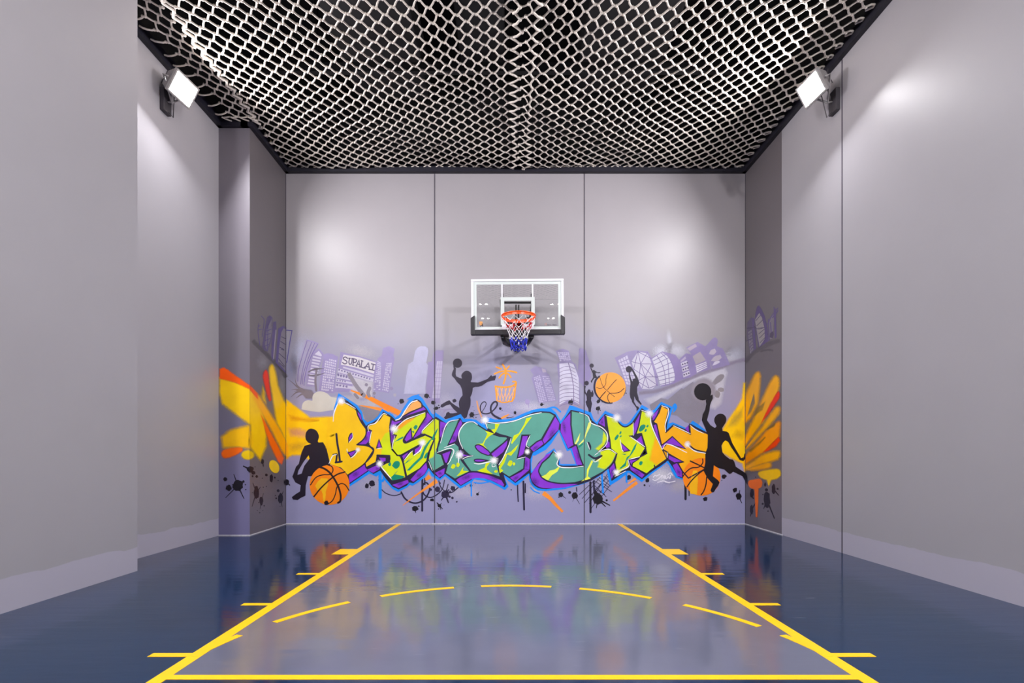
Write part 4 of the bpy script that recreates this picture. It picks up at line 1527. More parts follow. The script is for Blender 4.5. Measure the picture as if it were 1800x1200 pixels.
P_().disc('A2', 680, 925, 30, (150, 138, 176), 6, jag=.15).build('grey_drip')
P_().disc('A2', 740, 1040, 28, (170, 164, 180), 6, jag=.15).build('grey_drip')
P_().poly('C3', '330,200 400,190 650,250 620,290 470,390 430,360 400,260', (140, 134, 146), 5, .9, soft=2).build('grey_drip')
P_().stroke('A3', '270,1090 330,1010 420,990', 24, (160, 150, 186), 5).build('grey_drip')
P_().stroke('A3', '210,990 300,1000 400,990 540,1000', 20, (160, 150, 186), 5).build('grey_drip')
P_().stroke('A3', '760,960 860,1030 960,1010', 16, (160, 150, 186), 5).build('grey_drip')
P_().disc('A4', 270, 1060, 46, (166, 152, 196), 5, jag=.1).build('grey_drip')
P_().stroke('A4', '295,1090 295,1160', 10, (166, 152, 196), 5).build('grey_drip')
P_().stroke('A3', '1240,1090 1340,1050 1430,1060 1510,1090', 22, (166, 156, 190), 5).build('grey_drip')
P_().poly('A4', '740,1120 830,1080 1200,1100 1260,1150 1240,1200 850,1200', (160, 148, 178), 5, .9, soft=2).build('grey_drip')

# ---- orange streaks
def streak(crop, t, w, w0, w1, label=None, soft=6, col=ORSP):
    P_().stroke(crop, t, w, col, 7, w0=w0, w1=w1, soft=soft).build('orange_streak', label)


streak('C3', '280,35 420,90 600,180 800,280', 46, 12, 60, 'long orange streak above the first letters', col=(255, 140, 20))
streak('C3', '380,195 520,220 680,255', 26, 8, 40)
streak('A7', '960,260 860,330 700,440 510,585', 26, 60, 8)
streak('A7', '870,200 810,250', 50, 60, 30)
streak('A8', '560,420 650,490 730,580 820,670', 44, 60, 30, 'orange streak pointing down right under the middle letters')
streak('A8', '1800,280 1680,370 1580,450 1485,525', 34, 44, 22, 'orange streak pointing down left under the right letters')
streak('A8', '1780,230 1680,300', 26, 30, 16)
streak('A3', '880,840 910,980 970,1140', 34, 20, 20, col=(226, 160, 110))
streak('A3', '1310,1150 1390,1110 1450,1080', 36, 30, 10, col=(250, 150, 50))

# ---- scribbled orange hoop
p = P_()
OH = (255, 158, 40)
for t, w in (('1335,205 1370,260 1390,340 1385,430 1350,540', 30), ('1225,250 1310,282', 26), ('1450,232 1400,290', 24), ('1190,370 1290,330 1380,318', 26), ('1385,318 1490,322 1580,345', 28), ('1380,350 1320,380 1275,440', 28), ('1400,352 1450,385 1480,432', 24),
             ('1205,585 1300,600 1420,600 1530,570 1570,515 1515,505', 28), ('1212,600 1225,720 1235,830', 28), ('1572,530 1550,680 1540,770 1500,850', 28), ('1240,840 1340,870 1490,850', 22)):
    p.stroke('A3', t, w, OH, 6)
for i in range(5):
    p.stroke('A3', '%d,610 %d,840' % (1225 + i * 75, 1300 + i * 50), 13, (255, 180, 110), 6)
    p.stroke('A3', '%d,610 %d,840' % (1260 + i * 75, 1235 + i * 50), 13, (255, 180, 110), 6)
p.build('scribbled_hoop', 'orange scribbled hoop and net')

# ---- flames
FY, FO, FR = (255, 204, 0), (255, 178, 0), (245, 62, 0)
p = P_()
p.poly('D8', '26,140 130,165 250,215 310,300 350,420 365,560 362,640 320,738 245,640 248,482 130,395 45,330 24,250', FY, 6, soft=6.0)
p.poly('D8', '244,482 262,600 250,655 150,645 50,650 38,570 100,520', (250, 190, 0), 6, soft=6.8)
p.poly('D8', '250,200 320,280 380,380 450,490 525,620 525,730 470,660 390,500 330,400 270,290', (255, 178, 0), 7, soft=5.1)
p.poly('D8', '385,110~ 400,45~ 425,80~ 450,200 490,300 530,360 530,640 470,520 440,470 410,290', FY, 7, soft=5.1)
p.poly('C2', '800,-110 1050,80 1290,70 1420,130 1450,300 1330,560 1180,600 950,480 860,480 800,520', FY, 6, soft=4.2)
p.poly('D8', '335,200 352,260 365,330 330,280', (235, 190, 0), 6, soft=6.8)
p.poly('C2', '830,205 940,200 1010,230 1010,290 850,270', (214, 150, 120), 8, .75, soft=8)
p.poly('C2', '830,370 930,350 1000,350 960,420 850,430', (206, 160, 40), 8, .7, soft=9)
p.poly('C2', '830,60 1000,90 1150,100 1000,120 850,110', (226, 150, 0), 8, .7, soft=6)
p.build('painted_flame', 'yellow flames left of the lettering')
for t, c, l in (('26,75 60,68~ 150,130 245,195 300,255 305,300 240,220 140,175 26,145', (255, 92, 0), 'orange-red flame edge at the far left'), ('340,120~ 365,85~ 385,180 400,300 385,308~ 358,220', (232, 54, 0), 'upright red flame lick on the left pilaster'),
                ('320,400 380,510 440,620 492,725 475,768 450,752 390,625 355,520', (255, 104, 0), 'orange-red flame stripe on the left pilaster'), ('45,672~ 100,650 185,648~ 190,672~ 100,718~ 50,718~', (255, 108, 0), 'orange-red dash under the left flames')):
    P_().poly('D8', t, c, 9, soft=3).build('flame_lick', l)
P_().disc('D8', 230, 700, 46, (240, 200, 0), 9, ry=34, soft=14).build('paint_blob', 'soft yellow blob under the left flames')
P_().disc('D8', 421, 785, 34, (250, 212, 0), 9, ry=50, rot=-.45, soft=5).build('paint_blob', 'sharp yellow oval on the left pilaster')
# right flames
p = P_()
p.poly('D7', '0,490 40,420 100,335 145,260 158,140 172,140 172,820 150,750 60,705 -10,660', FY, 6, soft=4.2)
p.poly('D7', '45,470 90,390 150,330 140,400 100,450', (168, 140, 60), 7, .7, soft=10.2)
p.poly('D7', '80,540 110,500 155,520 150,560', (206, 160, 20), 7, .8, soft=10.2)
p.poly('D7', '164,370 175,230 245,75~ 278,62~ 284,150 268,300 215,400 166,450', (250, 176, 0), 7, soft=6)
p.poly('D7', '185,395 238,215 244,290 215,360', (112, 104, 90), 8, .9, soft=3)
p.poly('D7', '164,560 240,400 300,260 375,110~ 412,88~ 430,150~ 405,250 310,430 166,620', FO, 8, soft=6)
p.poly('D7', '262,330 322,280 300,345 240,390', (150, 116, 40), 9, .85, soft=3)
p.poly('D7', '166,650 300,470 400,325~ 432,325~ 428,370 360,455 200,620', FO, 8, soft=6)
p.poly('D7', '166,700 330,500 425,430~ 438,450 430,545 330,650 166,760', (255, 156, 0), 8, soft=6)
p.poly('D7', '205,650 322,545 270,610 215,660', (140, 106, 40), 9, .9, soft=3)
p.poly('D7', '330,490 400,440 390,470 340,490', (140, 106, 40), 9, .8, soft=3)
p.poly('D7', '166,770 300,680 420,650~ 436,675~ 420,715 280,760 166,800', FO, 8, soft=6)
p.poly('D7', '166,790 350,735~ 368,760~ 345,785~ 220,800', (250, 172, 0), 8, soft=6)
p.build('painted_flame', 'yellow and orange flames right of the lettering')
P_().poly('D7', '288,450 365,290 420,205~ 432,225~ 425,260 350,370', (240, 44, 0), 10, soft=3).build('flame_lick', 'upper red flame lick on the right')
P_().poly('D7', '308,662 360,610 425,545 436,575 400,620 350,648', (240, 56, 0), 10, soft=3).build('flame_lick', 'lower red flame lick on the right')
P_().poly('D7', '272,815~ 350,792 425,792~ 438,835~ 410,862 370,870 350,918 335,872 285,850~', (250, 200, 0), 10, soft=3).build('paint_blob', 'yellow dripping blob under the right flames')
P_().poly('D7', '198,880~ 240,866 290,866~ 298,915~ 272,938 270,1040 264,1150 252,1150 246,1040 242,940 205,925~', (255, 118, 0), 11, soft=1.5).build('paint_drip', 'long orange drip on the dark end of the right wall')

# ---- blots
B_ = 'paint_splatter'
P_().splat('D8', 158, 922, 40, spikes=((190 + 0, 40, 6), (-110, 85, 6), (65, 105, 6), (135, 125, 5)), drops=((-92, -46, 15), (40, -28, 9), (55, -6, 5), (58, 30, 5))).build(B_)
P_().splat('D8', 92, 940, 22).build(B_)
P_().splat('D8', 248, 805, 24, spikes=((205, 55, 9),), drops=((22, 25, 14), (16, 50, 7), (46, 52, 10), (34, -18, 4))).build(B_)
P_().splat('D8', 336, 748, 12, ry=18, spikes=((80, 40, 4),), drops=((6, 26, 5),)).build(B_)
P_().splat('D8', 292, 975, 20, ry=46, spikes=((250, 75, 4), (108, 105, 4), (305, 50, 4)), drops=((18, 70, 4), (-30, 0, 3))).build(B_)
P_().splat('D8', 328, 1035, 13, ry=34, spikes=((100, 60, 3), (285, 60, 3)), drops=((20, 35, 5), (-12, 85, 4), (-30, 70, 3), (10, 70, 3))).build(B_)
P_().splat('D8', 468, 1015, 18, ry=38, spikes=((80, 62, 5), (290, 55, 4)), drops=((-18, -55, 11), (-32, 0, 6), (-38, -20, 4), (-5, 60, 3))).build(B_)
P_().splat('D8', 400, 870, 12, ry=30, drops=((-36, -25, 10), (26, -5, 7), (50, 15, 4), (-65, 0, 4), (-58, 65, 4), (-36, 60, 4))).build(B_)
P_().splat('D8', 512, 897, 18, ry=22, spikes=((45, 32, 8),), drops=((-10, 16, 6),)).build(B_)
P_().splat('A2', 1297, 1055, 44, spikes=((20, 60, 8),), drops=((55, 25, 10),)).build(B_)
P_().splat('A2', 862, 1150, 42, ry=46, drops=((-65, 45, 8),)).build(B_)
P_().splat('A3', 118, 872, 40, ry=34, drops=((60, 100, 30), (30, 105, 26), (95, 50, 12), (105, 90, 14))).build(B_)
P_().splat('A3', 793, 1085, 44, spikes=((120, 70, 8), (60, 80, 7), (300, 50, 14)), drops=((75, 50, 10), (40, -75, 7), (20, -140, 6))).build(B_)
P_().splat('A3', 1293, 978, 24, drops=((35, 30, 8),)).build(B_)
P_().splat('A3', 1552, 1050, 22, ry=28, drops=((15, 25, 8),)).build(B_)
P_().stroke('A3', '1410,1140 1460,1138 1530,1122', 12, SIL2, 7, w0=20, w1=6).build(B_)
P_().splat('A4', 1030, 1072, 46, ry=42, spikes=((-70, 68, 18),)).build(B_)
P_().splat('A4', 520, 1108, 26, spikes=((-10, 45, 10), (-80, 30, 10))).build(B_)
P_().splat('A5', 420, 850, 30, ry=40, rot=.7, drops=((65, 8, 12),)).build(B_)
P_().splat('A5', 410, 978, 42, ry=36, spikes=((88, 100, 8), (-60, 45, 12)), drops=((42, 28, 10),)).build(B_)
P_().splat('A5', 905, 708, 11, drops=((8, -50, 4),)).build(B_)
P_().splat('A7', 105, 298, 40, col=(28, 22, 44)).build(B_)
P_().splat('A7', 38, 328, 26, ry=34, col=(28, 22, 44), drops=((46, 24, 7),)).build(B_)
P_().splat('A7', 672, 628, 42, ry=34, spikes=((80, 55, 8),), drops=((50, -32, 11),)).build(B_)
P_().splat('A7', 1072, 440, 52, col=(44, 36, 66), spikes=((125, 95, 12), (70, 115, 18), (-55, 80, 14), (-75, 140, 12)), drops=((92, 46, 17), (152, 96, 10), (60, -40, 12), (55, 30, 16))).build(B_)
P_().splat('A7', 970, 372, 36, col=(44, 36, 66), drops=((-92, 5, 17), (-50, -30, 13), (30, -80, 12))).build(B_)
P_().splat('A7', 1170, 360, 32, col=(44, 36, 66)).build(B_)
P_().splat('A7', 895, 512, 26, ry=20, drops=((15, 12, 8),)).build(B_)
P_().splat('A7', 993, 588, 24, spikes=((45, 60, 10), (230, 50, 14), (70, 55, 8), (-50, 40, 8)), drops=((-12, 44, 7), (62, -8, 4))).build(B_)
P_().splat('A7', 1220, 538, 9).build(B_)
P_().splat('A7', 1495, 437, 18, spikes=((-55, 38, 7),)).build(B_)
P_().splat('A7', 1410, 325, 20, drops=((-72, 8, 6), (60, -25, 5))).build(B_)
P_().splat('A8', 795, 442, 32, spikes=((38, 80, 7),), drops=((-26, 34, 10),)).build(B_)
P_().splat('A8', 978, 456, 44, spikes=((60, 125, 6), (110, 85, 4)), drops=((-68, -42, 20),)).build(B_)
P_().splat('A8', 1282, 500, 66, ry=78, spikes=((28, 178, 15), (45, 140, 13), (125, 180, 6), (100, 120, 10), (250, 110, 40)), drops=((115, 17, 15), (-75, -55, 9))).build(B_)
P_().splat('A8', 1690, 215, 30, spikes=((120, 40, 12),)).build(B_)
P_().splat('A8', 140, 380, 10, ry=7).build(B_)
P_().splat('C6', 108, 745, 20, drops=((-30, 50, 11), (22, 58, 5), (5, -15, 12))).build(B_)
P_().splat('C6', 912, 705, 24, drops=((-20, 40, 5), (20, -5, 12))).build(B_)
P_().splat('C6', 718, 940, 22, drops=((15, -12, 8), (-18, -2, 8))).build(B_)
P_().splat('C6', 1030, 845, 22, drops=((15, -14, 8), (-6, 18, 10))).build(B_)
P_().splat('C6', 1070, 912, 30, ry=36, spikes=((65, 78, 8), (-80, 65, 8))).build(B_)
P_().splat('D7', 335, 1020, 26, ry=58, spikes=((68, 150, 8), (110, 70, 6)), drops=((-4, -75, 12), (-32, 30, 8), (8, 85, 5), (-30, -40, 5))).build(B_)
P_().splat('D7', 385, 940, 14, ry=42, spikes=((50, 60, 7),), drops=((30, -2, 8),)).build(B_)
P_().splat('D7', 222, 970, 14, ry=34, drops=((10, 38, 6), (28, -120, 4))).build(B_)
P_().splat('D7', 220, 1095, 12, ry=36, spikes=((-60, 65, 7), (100, 50, 5))).build(B_)
P_().splat('D7', 322, 905, 8, ry=16).build(B_)

# ---- drips, swirls, hatching
for c, t, w, col in (('A8', '222,300 226,430 232,532', 17, NAVY), ('A8', '300,270 304,450 310,640', 25, NAVY), ('A8', '325,300 325,415', 16, NAVY), ('A8', '1183,280 1184,500 1185,675', 28, (32, 25, 46)), ('A8', '1226,270 1236,430', 26, NAVY),
                     ('C6', '508,780 510,860 510,942', 24, SIL), ('C6', '546,840 547,905', 10, SIL), ('A7', '768,240 766,450 766,655', 26, NAVY), ('A7', '800,230 800,310', 18, NAVY), ('A8', '1000,350 1004,400', 14, NAVY)):
    P_().stroke(c, t, w, col, 6).build('paint_drip')
for t, w0, w, w1, l in (('842,1092 940,1064 1010,980 1045,900 1030,862 985,870 945,940 955,1030 1000,1066 1095,1062 1190,990 1240,910 1225,862 1180,868 1135,930 1128,1010 1170,1090 1300,1165', 8, 22, 40, 'black curled line beside the leaping player'),):
    P_().stroke('A3', t, w, (44, 38, 60), 6, w0=w0, w1=w1).build('painted_swirl', l)
p = P_()
p.stroke('A7', '225,370 290,425 400,455 490,430', 13, NAVY, 5)
p.stroke('A7', '490,410 540,495 620,545 700,552 790,510 850,420 862,345 820,285 780,310 772,390 800,450 870,480 950,450 1030,370 1062,250', 20, NAVY, 5, w0=22, w1=12)
p.stroke('A7', '985,260 1010,340 1070,400 1150,415 1240,350', 14, NAVY, 5)
p.stroke('A7', '190,250 230,270 275,240', 12, NAVY, 5)
p.build('painted_swirl', 'black looping line under the first letters')
p = P_()
for a, b_ in (((1040, 440), (1240, 250)), ((1075, 495), (1310, 215)), ((1110, 545), (1330, 290)), ((1170, 560), (1420, 150)), ((1240, 400), (1440, 170)), ((1330, 470), (1440, 320)), ((1290, 450), (1420, 260))):
    p.stroke('A8', '%d,%d %d,%d' % (a + b_), 8, NAVY, 5, smooth=False)
for a, b_ in (((1225, 255), (1465, 405)), ((1225, 310), (1390, 470)), ((1300, 215), (1450, 330)), ((1360, 200), (1430, 270)), ((1240, 360), (1370, 440)), ((1270, 235), (1420, 345))):
    p.stroke('A8', '%d,%d %d,%d' % (a + b_), 8, NAVY, 5, smooth=False)
p.blob('A8', 1340, 260, 120, 120, (190, 184, 200), 2, .7)
p.build('cross_hatching', 'black cross-hatched net under the right letters')

# ---- silhouettes
def figure(build_fn, label): q = P_(); build_fn(q); q.build('player_silhouette', label)


def f1(q):
    c = (44, 36, 58)
    q.disc('A3', 542, 180, 82, c, 8)
    q.poly('A3', '468,220 475,285 450,345~ 445,400~ 490,450 530,510 590,570 620,650~ 632,745 590,800~ 565,880~ 575,965 500,920 430,868 400,830 330,862 250,912 242,950 280,960 340,925 410,905 470,985 540,1050 460,1062 410,1060 380,1032 345,1060 335,1100 300,1140 330,1165 460,1130 590,1085 640,1130 660,1160 705,1130 735,1020 768,930~ 775,830 768,780 800,700~ 812,615 850,597 910,597 970,577 1070,510 1140,492 1200,482 1218,425 1215,392 1150,412 1135,388 1070,458 990,490 900,522 840,517 785,515 775,500 792,470 798,425 785,360~ 740,322~ 690,315~ 635,350~ 610,400~ 622,452 580,440 520,412 510,370 515,270', c, 8)
    q.disc('A3', 490, 840, 36, c, 8, ry=32, n=9, jag=.15)


figure(f1, 'black silhouette of a leaping player holding a ball aloft, upper middle')


def f2(q):
    q.disc('A5', 300, 225, 38, SIL2, 8)
    q.poly('A5', '272,255 298,318 318,360 325,430 305,468 282,497 300,532 318,484 350,442 385,445 392,420 368,375 372,345 420,358 458,352 452,340 400,338 355,314 347,298 328,298 322,318 302,275', (32, 25, 42), 8)


figure(f2, 'tiny black silhouette of a player dunking over the middle orange ball')


def f3(q):
    q.disc('A5', 210, 532, 40, SIL2, 8)
    q.poly('A5', '170,565 162,640 175,700 210,760 215,830 193,860 205,910 240,985 245,1040 286,1040 290,990 306,890 290,830 296,770 325,772 336,720 316,658 300,662 300,692 286,690 272,650~ 245,642~ 222,672 215,712 195,690 186,640 198,585', (38, 30, 52), 8)


figure(f3, 'small black silhouette of a player with raised ball beside the right panel joint')


def f4(q):
    q.disc('A5', 955, 288, 57, SIL2, 8)
    q.poly('A5', '952,330 960,440 982,520 968,720 980,790 1005,830 1010,862 1088,970 1088,1030 1135,975 1120,945 1090,935 1046,860 1050,762 1075,820 1110,862 1165,915 1182,900 1127,820 1125,790 1100,700 1100,610 1137,530 1112,440 1062,350 1012,268 998,290 1062,425 1066,452 1045,450~ 1022,470~ 1018,502 998,470 976,390 972,330', (36, 29, 49), 8)


figure(f4, 'small black silhouette of a player shooting right of the middle orange ball')


def f6(q):
    q.poly('C2', '1005,250~ 1030,210~ 1065,198~ 1115,218~ 1142,265~ 1145,290 1132,330 1140,345 1188,342 1222,400 1242,480 1265,580 1120,640 1065,700 1030,700 1005,800 1002,905 950,930 920,952 870,946 858,920 900,888 945,860 952,795 895,765 864,705 885,650 902,600 932,570 960,450 992,380 1062,360 1030,345 1005,310~', (31, 24, 41), 12, holes=('1036,480 1046,516 990,590 962,672 918,686 928,640 985,545',))


figure(f6, 'black silhouette of a crouching player dribbling at the left')

# ---- the painted balls
def ball(crop, cx, cy, r, layer, lines, splash, label, rim=None, col=(255, 138, 12)):
    q = P_()
    if rim:
        for t, w in rim:
            q.stroke(crop, t, w, NAVY, layer)
    q.disc(crop, cx, cy, r, col, layer + 1, n=40)
    if splash:
        q.poly(crop, splash, (255, 190, 20), layer + 2, soft=1.2)
    for t, w in lines:
        q.stroke(crop, t, w, (40, 24, 30), layer + 3)
    q.build('painted_basketball', label)


ball('C2', 1256, 792, 210, 13, (('1140,600 1200,620 1260,665 1335,780 1372,890 1368,965 1345,980', 20), ('1055,792 1115,712 1190,685 1262,680 1292,645 1282,600 1240,582', 11), ('1418,655 1340,680 1270,728 1170,820 1092,915', 15), ('1462,850 1420,790 1375,778 1335,815 1318,890 1285,960 1230,998', 11)),
     '1105,800 1130,760 1170,720 1235,725 1242,790 1218,860 1214,930 1204,968 1190,960 1184,890 1170,850 1130,850', 'orange painted basketball below the crouching player')
P_().splat('C2', 1222, 980, 24, layer=17).build(B_)
ball('C6', 680, 707, 199, 13, (('560,540 640,578 715,615', 14), ('690,518 690,560 650,603 570,615 512,660 480,705', 12), ('715,625 640,680 570,750 525,812', 13), ('733,705 724,790 700,860 674,896', 13)), '590,640 632,640 640,750 630,892 560,885 550,800', 'orange painted basketball behind the big right player')
ball('A5', 632, 607, 266, 7, (('440,420 500,590 600,690 700,770', 9), ('575,372 550,460 545,550 500,608 440,627 388,605', 9), ('735,470 660,550 580,645', 12), ('545,680 490,740 448,795', 16), ('868,625 790,690 700,708 620,712 582,760 590,830 630,893', 13)), None,
     'orange painted basketball above the lettering', rim=(('435,415 370,480 348,600 372,710 445,805 545,872 655,878', 34), ('622,345 740,368 830,425', 9), ('897,600 892,680 862,748', 12)), col=(255, 164, 60))


def f5(q):
    c = (20, 15, 26)
    q.disc('C7', 630, 950, 91, c, 16)
    q.poly('C6', '722,-96 742,-140 795,-160 798,-120 772,-60~ 762,10 736,110 772,162 820,192 836,172 812,115~ 828,65~ 880,40~ 930,68~ 938,120~ 896,190 900,222 945,230 965,245 1002,350 1042,420 1096,510 1122,500 1132,460 1143,460 1140,515 1120,540 1080,530 1042,470 990,395 960,340 930,322 905,345 888,380 900,450 930,485 975,520 1010,525 1025,550 1040,600 1150,672 1162,700 1168,760 1165,792 1140,755 1110,700 1010,652 990,672 970,676 945,655 920,630 850,612 808,585 798,700 850,740 868,765 855,800 830,832 808,868 785,870 772,850 797,782 740,720 698,640 718,560 718,460 740,400 745,270 720,200 680,110 690,50 716,0 728,-60', c, 16)


figure(f5, 'big black silhouette of a player leaping with raised ball at the right')

# ---- the lettering
def conv(segs):
    """join coordinates given in several crops into one px path"""
    out = []
    for c, t in segs:
        out += pts_of(c, t)
    return path(out, True)


OUT = conv((('C3', '100,235 150,65 230,112 350,190 400,262 415,335 455,372 520,345 570,300 610,228 720,288 750,322 792,290 850,195 900,125 945,95~ 1000,92~ 1040,122 1075,180 1130,272 1150,290 1172,268 1280,345 1440,285 1472,335 1530,333 1600,345 1662,388'),
            ('C4', '490,215 520,197 600,222 700,222 800,205 900,158 1000,120 1100,104~ 1200,110 1245,150 1295,238 1345,165 1388,72 1425,80 1520,115 1615,150 1640,215 1670,250 1705,205 1762,128 1800,148'),
            ('C5', '740,300 775,350 810,385~ 850,388~ 890,355 930,298 1008,188 1060,215 1108,250 1140,238 1212,155 1342,215 1320,275 1290,385 1335,372 1475,432 1545,355 1600,390 1680,455 1720,700 1500,1000 1440,977 1365,955 1325,890 1300,830 1270,795 1220,838 1100,925 1008,1003 870,902 760,985 672,1040 655,960 640,880 550,950 400,1020 200,1075 0,1097'),
            ('C4', '1050,970 1000,930~ 965,870~ 958,808 850,905 818,922 740,870 690,815 745,928 705,967 640,930 560,890 480,866 380,852 360,880 235,952 75,820 15,868'),
            ('C3', '1130,935 1105,880 1060,950 1000,1000 930,1042 905,1030 870,1060 780,1107 720,1075 650,1000 618,935 600,905 550,945 480,912 270,1048 240,990 230,820')))
GAP = [path(pts_of('C4', '1000,600 1018,605 1140,540 1200,470 1276,352 1320,470 1360,557 1395,545 1452,692 1290,692 1275,620 1225,525 1140,585 1110,640 1012,740 990,770 985,690'), True)]
DRK = conv((('C3', '95,350 120,230 150,140 190,110 250,150 340,220 388,290 398,340 442,412 458,395 520,368 580,325 622,258 700,300 725,320 750,347 800,325 860,240 910,160 960,130~ 1010,143~ 1042,190 1078,225 1112,285 1150,332 1180,313 1290,385 1435,325 1460,370 1530,368 1600,380 1650,415 1720,455'),
            ('C4', '490,245 530,250 620,250 720,245 820,225 920,180 1010,145 1090,134 1180,140 1238,170 1292,272 1350,190 1400,120 1500,140 1592,175 1628,235 1682,278'),
            ('C5', '560,352 620,283 730,328 780,390~ 840,415~ 902,380 942,320 1006,223 1090,273 1112,300 1150,265 1212,183 1312,223 1287,330 1268,455 1340,393 1480,450 1508,393 1530,390 1600,430 1720,490 1720,700 1500,980 1440,962 1390,945 1340,855 1285,775 1260,790 1100,902 1010,972 880,882 850,882 690,992 668,900 655,850 600,908 480,985 350,1030 200,1055 0,1076'),
            ('C4', '1060,945~ 1000,900~ 968,830 962,790 950,795 815,892 690,792 722,910 700,937 640,905 560,865 480,842 370,836 350,860 240,922 75,795 20,845'),
            ('C3', '1150,915 1100,852 1060,920 1000,970 940,1015 900,1005 870,1040 785,1080 720,1050 640,955 590,880 520,917 470,885 270,1022 240,980 180,860 60,812 100,712 150,640 120,420')))
GAPD = [path(pts_of('C4', '1000,572 1110,505 1185,440 1277,328 1330,440 1370,532 1420,520 1477,707 1270,710 1255,620 1215,560 1150,590 1060,675 1000,772 978,790 975,640'), True)]
q = P_()
q.fill(OUT, BLUE, 9, holes=GAP)
for c, t, w in (('A7', '210,110 212,300 212,478', 42), ('A7', '1412,240 1414,350 1415,460', 17), ('A8', '1335,160 1342,300 1350,415', 24), ('A8', '1658,150 1660,275', 22), ('C3', '625,900 630,960 615,990', 26), ('C3', '880,130 930,100 1000,82', 12),
                ('A8', '395,350 440,395 510,425', 16), ('C4', '1150,110 1230,95 1290,140', 18), ('C4', '380,885 440,895 540,880', 12)):
    q.stroke(c, t, w, BLUE, 9)
q.poly('C5', '1330,200 1360,172~ 1382,210~ 1365,250 1335,275 1345,235', BLUE, 9)
q.build('blue_outline', 'bright blue outline round the lettering')
q = P_().fill(DRK, NAVY, 10, holes=GAPD)
q.build('dark_base')

q = P_()
PU = {'C3': ['345,255 385,292 395,352 375,332', '455,465 490,462 470,570 440,602 362,606 425,545', '262,932 425,818 440,850 458,882 265,1012', '450,872 560,822 590,855 580,868 515,905 468,880',
             '715,350 745,368 830,352 750,400 728,480 738,510 712,600 694,440', '1045,210 1072,237 870,300 800,338 900,280', '1095,275 1138,328 1035,450 1010,500 945,540 965,455 1065,330 1086,272',
             '715,1032 880,978 893,1008 785,1066', '908,978 940,1000 1055,918 1088,862 1075,790 1000,872', '1225,362 1290,382 1240,560 1215,500', '1440,345 1455,382 1420,470 1385,570 1310,602 1400,405', '1168,905 1272,855 1264,920 1210,955'],
      'C4': ['190,862 260,806 350,782~ 430,787~ 560,817 640,852 668,862 698,910 688,928 560,863~ 430,838~ 350,850 240,914', '222,515 268,590 330,603 262,612 226,580',
             '970,522 1040,462 1092,442 1112,480 1008,562', '1102,442 1236,195 1280,262 1270,330 1122,478', '1297,262 1394,155 1394,280 1428,490 1372,525 1292,350', '1408,520 1455,498 1520,700 1462,702',
             '1215,562 1190,622 1100,705~ 1066,790~ 1100,848~ 1200,886 1300,902 1480,902 1340,938 1200,948~ 1080,938~ 1005,888~ 978,822~ 1002,765 1072,672 1142,592', '920,612 968,640 963,748 905,742 915,640', '905,745 963,752 815,880 758,836 880,772'],
      'C5': ['552,380 612,300 620,420', '562,665 650,572 668,582 670,632', '666,862 714,802 735,882 690,968', '927,390 990,280 970,410 942,480 927,510', '1122,300 1188,232 1150,340 1122,350',
             '1132,402 1165,392 1200,560 1222,640 1180,572', '1206,630 1250,590 1225,652', '1463,440 1500,402 1505,480', '882,820 900,832 1038,925 1010,958 890,870', '1334,822 1380,802 1430,890 1434,952 1382,935']}
for c in PU:
    for t in PU[c]:
        q.poly(c, t, PURP, 11)
random.seed(4)
for c, x, y, rx, ry, r_ in (('C3', 330, 920, 60, 40, -.5), ('C3', 560, 860, 30, 26, 0), ('C3', 800, 1020, 46, 30, -.3), ('C3', 1000, 930, 50, 34, -.6), ('C3', 1050, 360, 40, 70, .4), ('C3', 720, 520, 26, 70, 0), ('C3', 1250, 450, 24, 70, 0), ('C3', 1370, 540, 40, 50, 0),
                         ('C3', 1220, 910, 36, 30, 0), ('C4', 300, 830, 80, 34, -.3), ('C4', 600, 840, 90, 26, .3), ('C4', 1200, 380, 40, 90, .45), ('C4', 1330, 300, 26, 90, -.2), ('C4', 1480, 610, 26, 90, -.3), ('C4', 1020, 880, 70, 60, .6), ('C4', 1160, 640, 40, 60, .5),
                         ('C4', 1030, 520, 60, 24, -.6), ('C4', 930, 690, 26, 60, 0), ('C4', 820, 840, 60, 30, -.6), ('C5', 590, 370, 26, 40, 0), ('C5', 700, 900, 30, 60, 0), ('C5', 960, 900, 60, 30, .5), ('C5', 1190, 520, 26, 80, -.2), ('C5', 1400, 900, 26, 50, -.4), ('C3', 440, 540, 30, 40, 0)):
    q.blob(c, x, y, rx, ry, (44, 22, 92), 12, .6, rot=r_)
q.build('letter_shadow', 'purple block shadow under the letters')


def letter(label, fills, over=(), lines=(), highs=(), inner=(), drips=(), ew=2.3, noedge=False):
    """fills: (crop, outline, colour); over: colour patches; inner: purple counters; drips: paint runs; lines: dark strokes; highs: white strokes"""
    q = P_()
    for c, t, col in fills:
        D = path(pts_of(c, t), True)
        q.fill(D, col, 13)
        if not noedge:
            q.line(D + [D[0]], ew, NAVY, 15, closed=True)
    for c, t, col, so in over:
        q.poly(c, t, col, 14, soft=so)
    for c, t, col in drips:
        q.poly(c, t, col, 15)
    for c, t in inner:
        D = path(pts_of(c, t), True)
        q.fill(D, PURP if len(t) > 0 else NAVY, 16)
        q.line(D + [D[0]], 2.0, NAVY, 17, closed=True)
    for c, t, w in lines:
        q.stroke(c, t, w, NAVY, 16)
    for c, t, w in highs:
        q.stroke(c, t, w, WHT_, 18, w0=w * .5, w1=w * .6)
    q.build('letter', label)


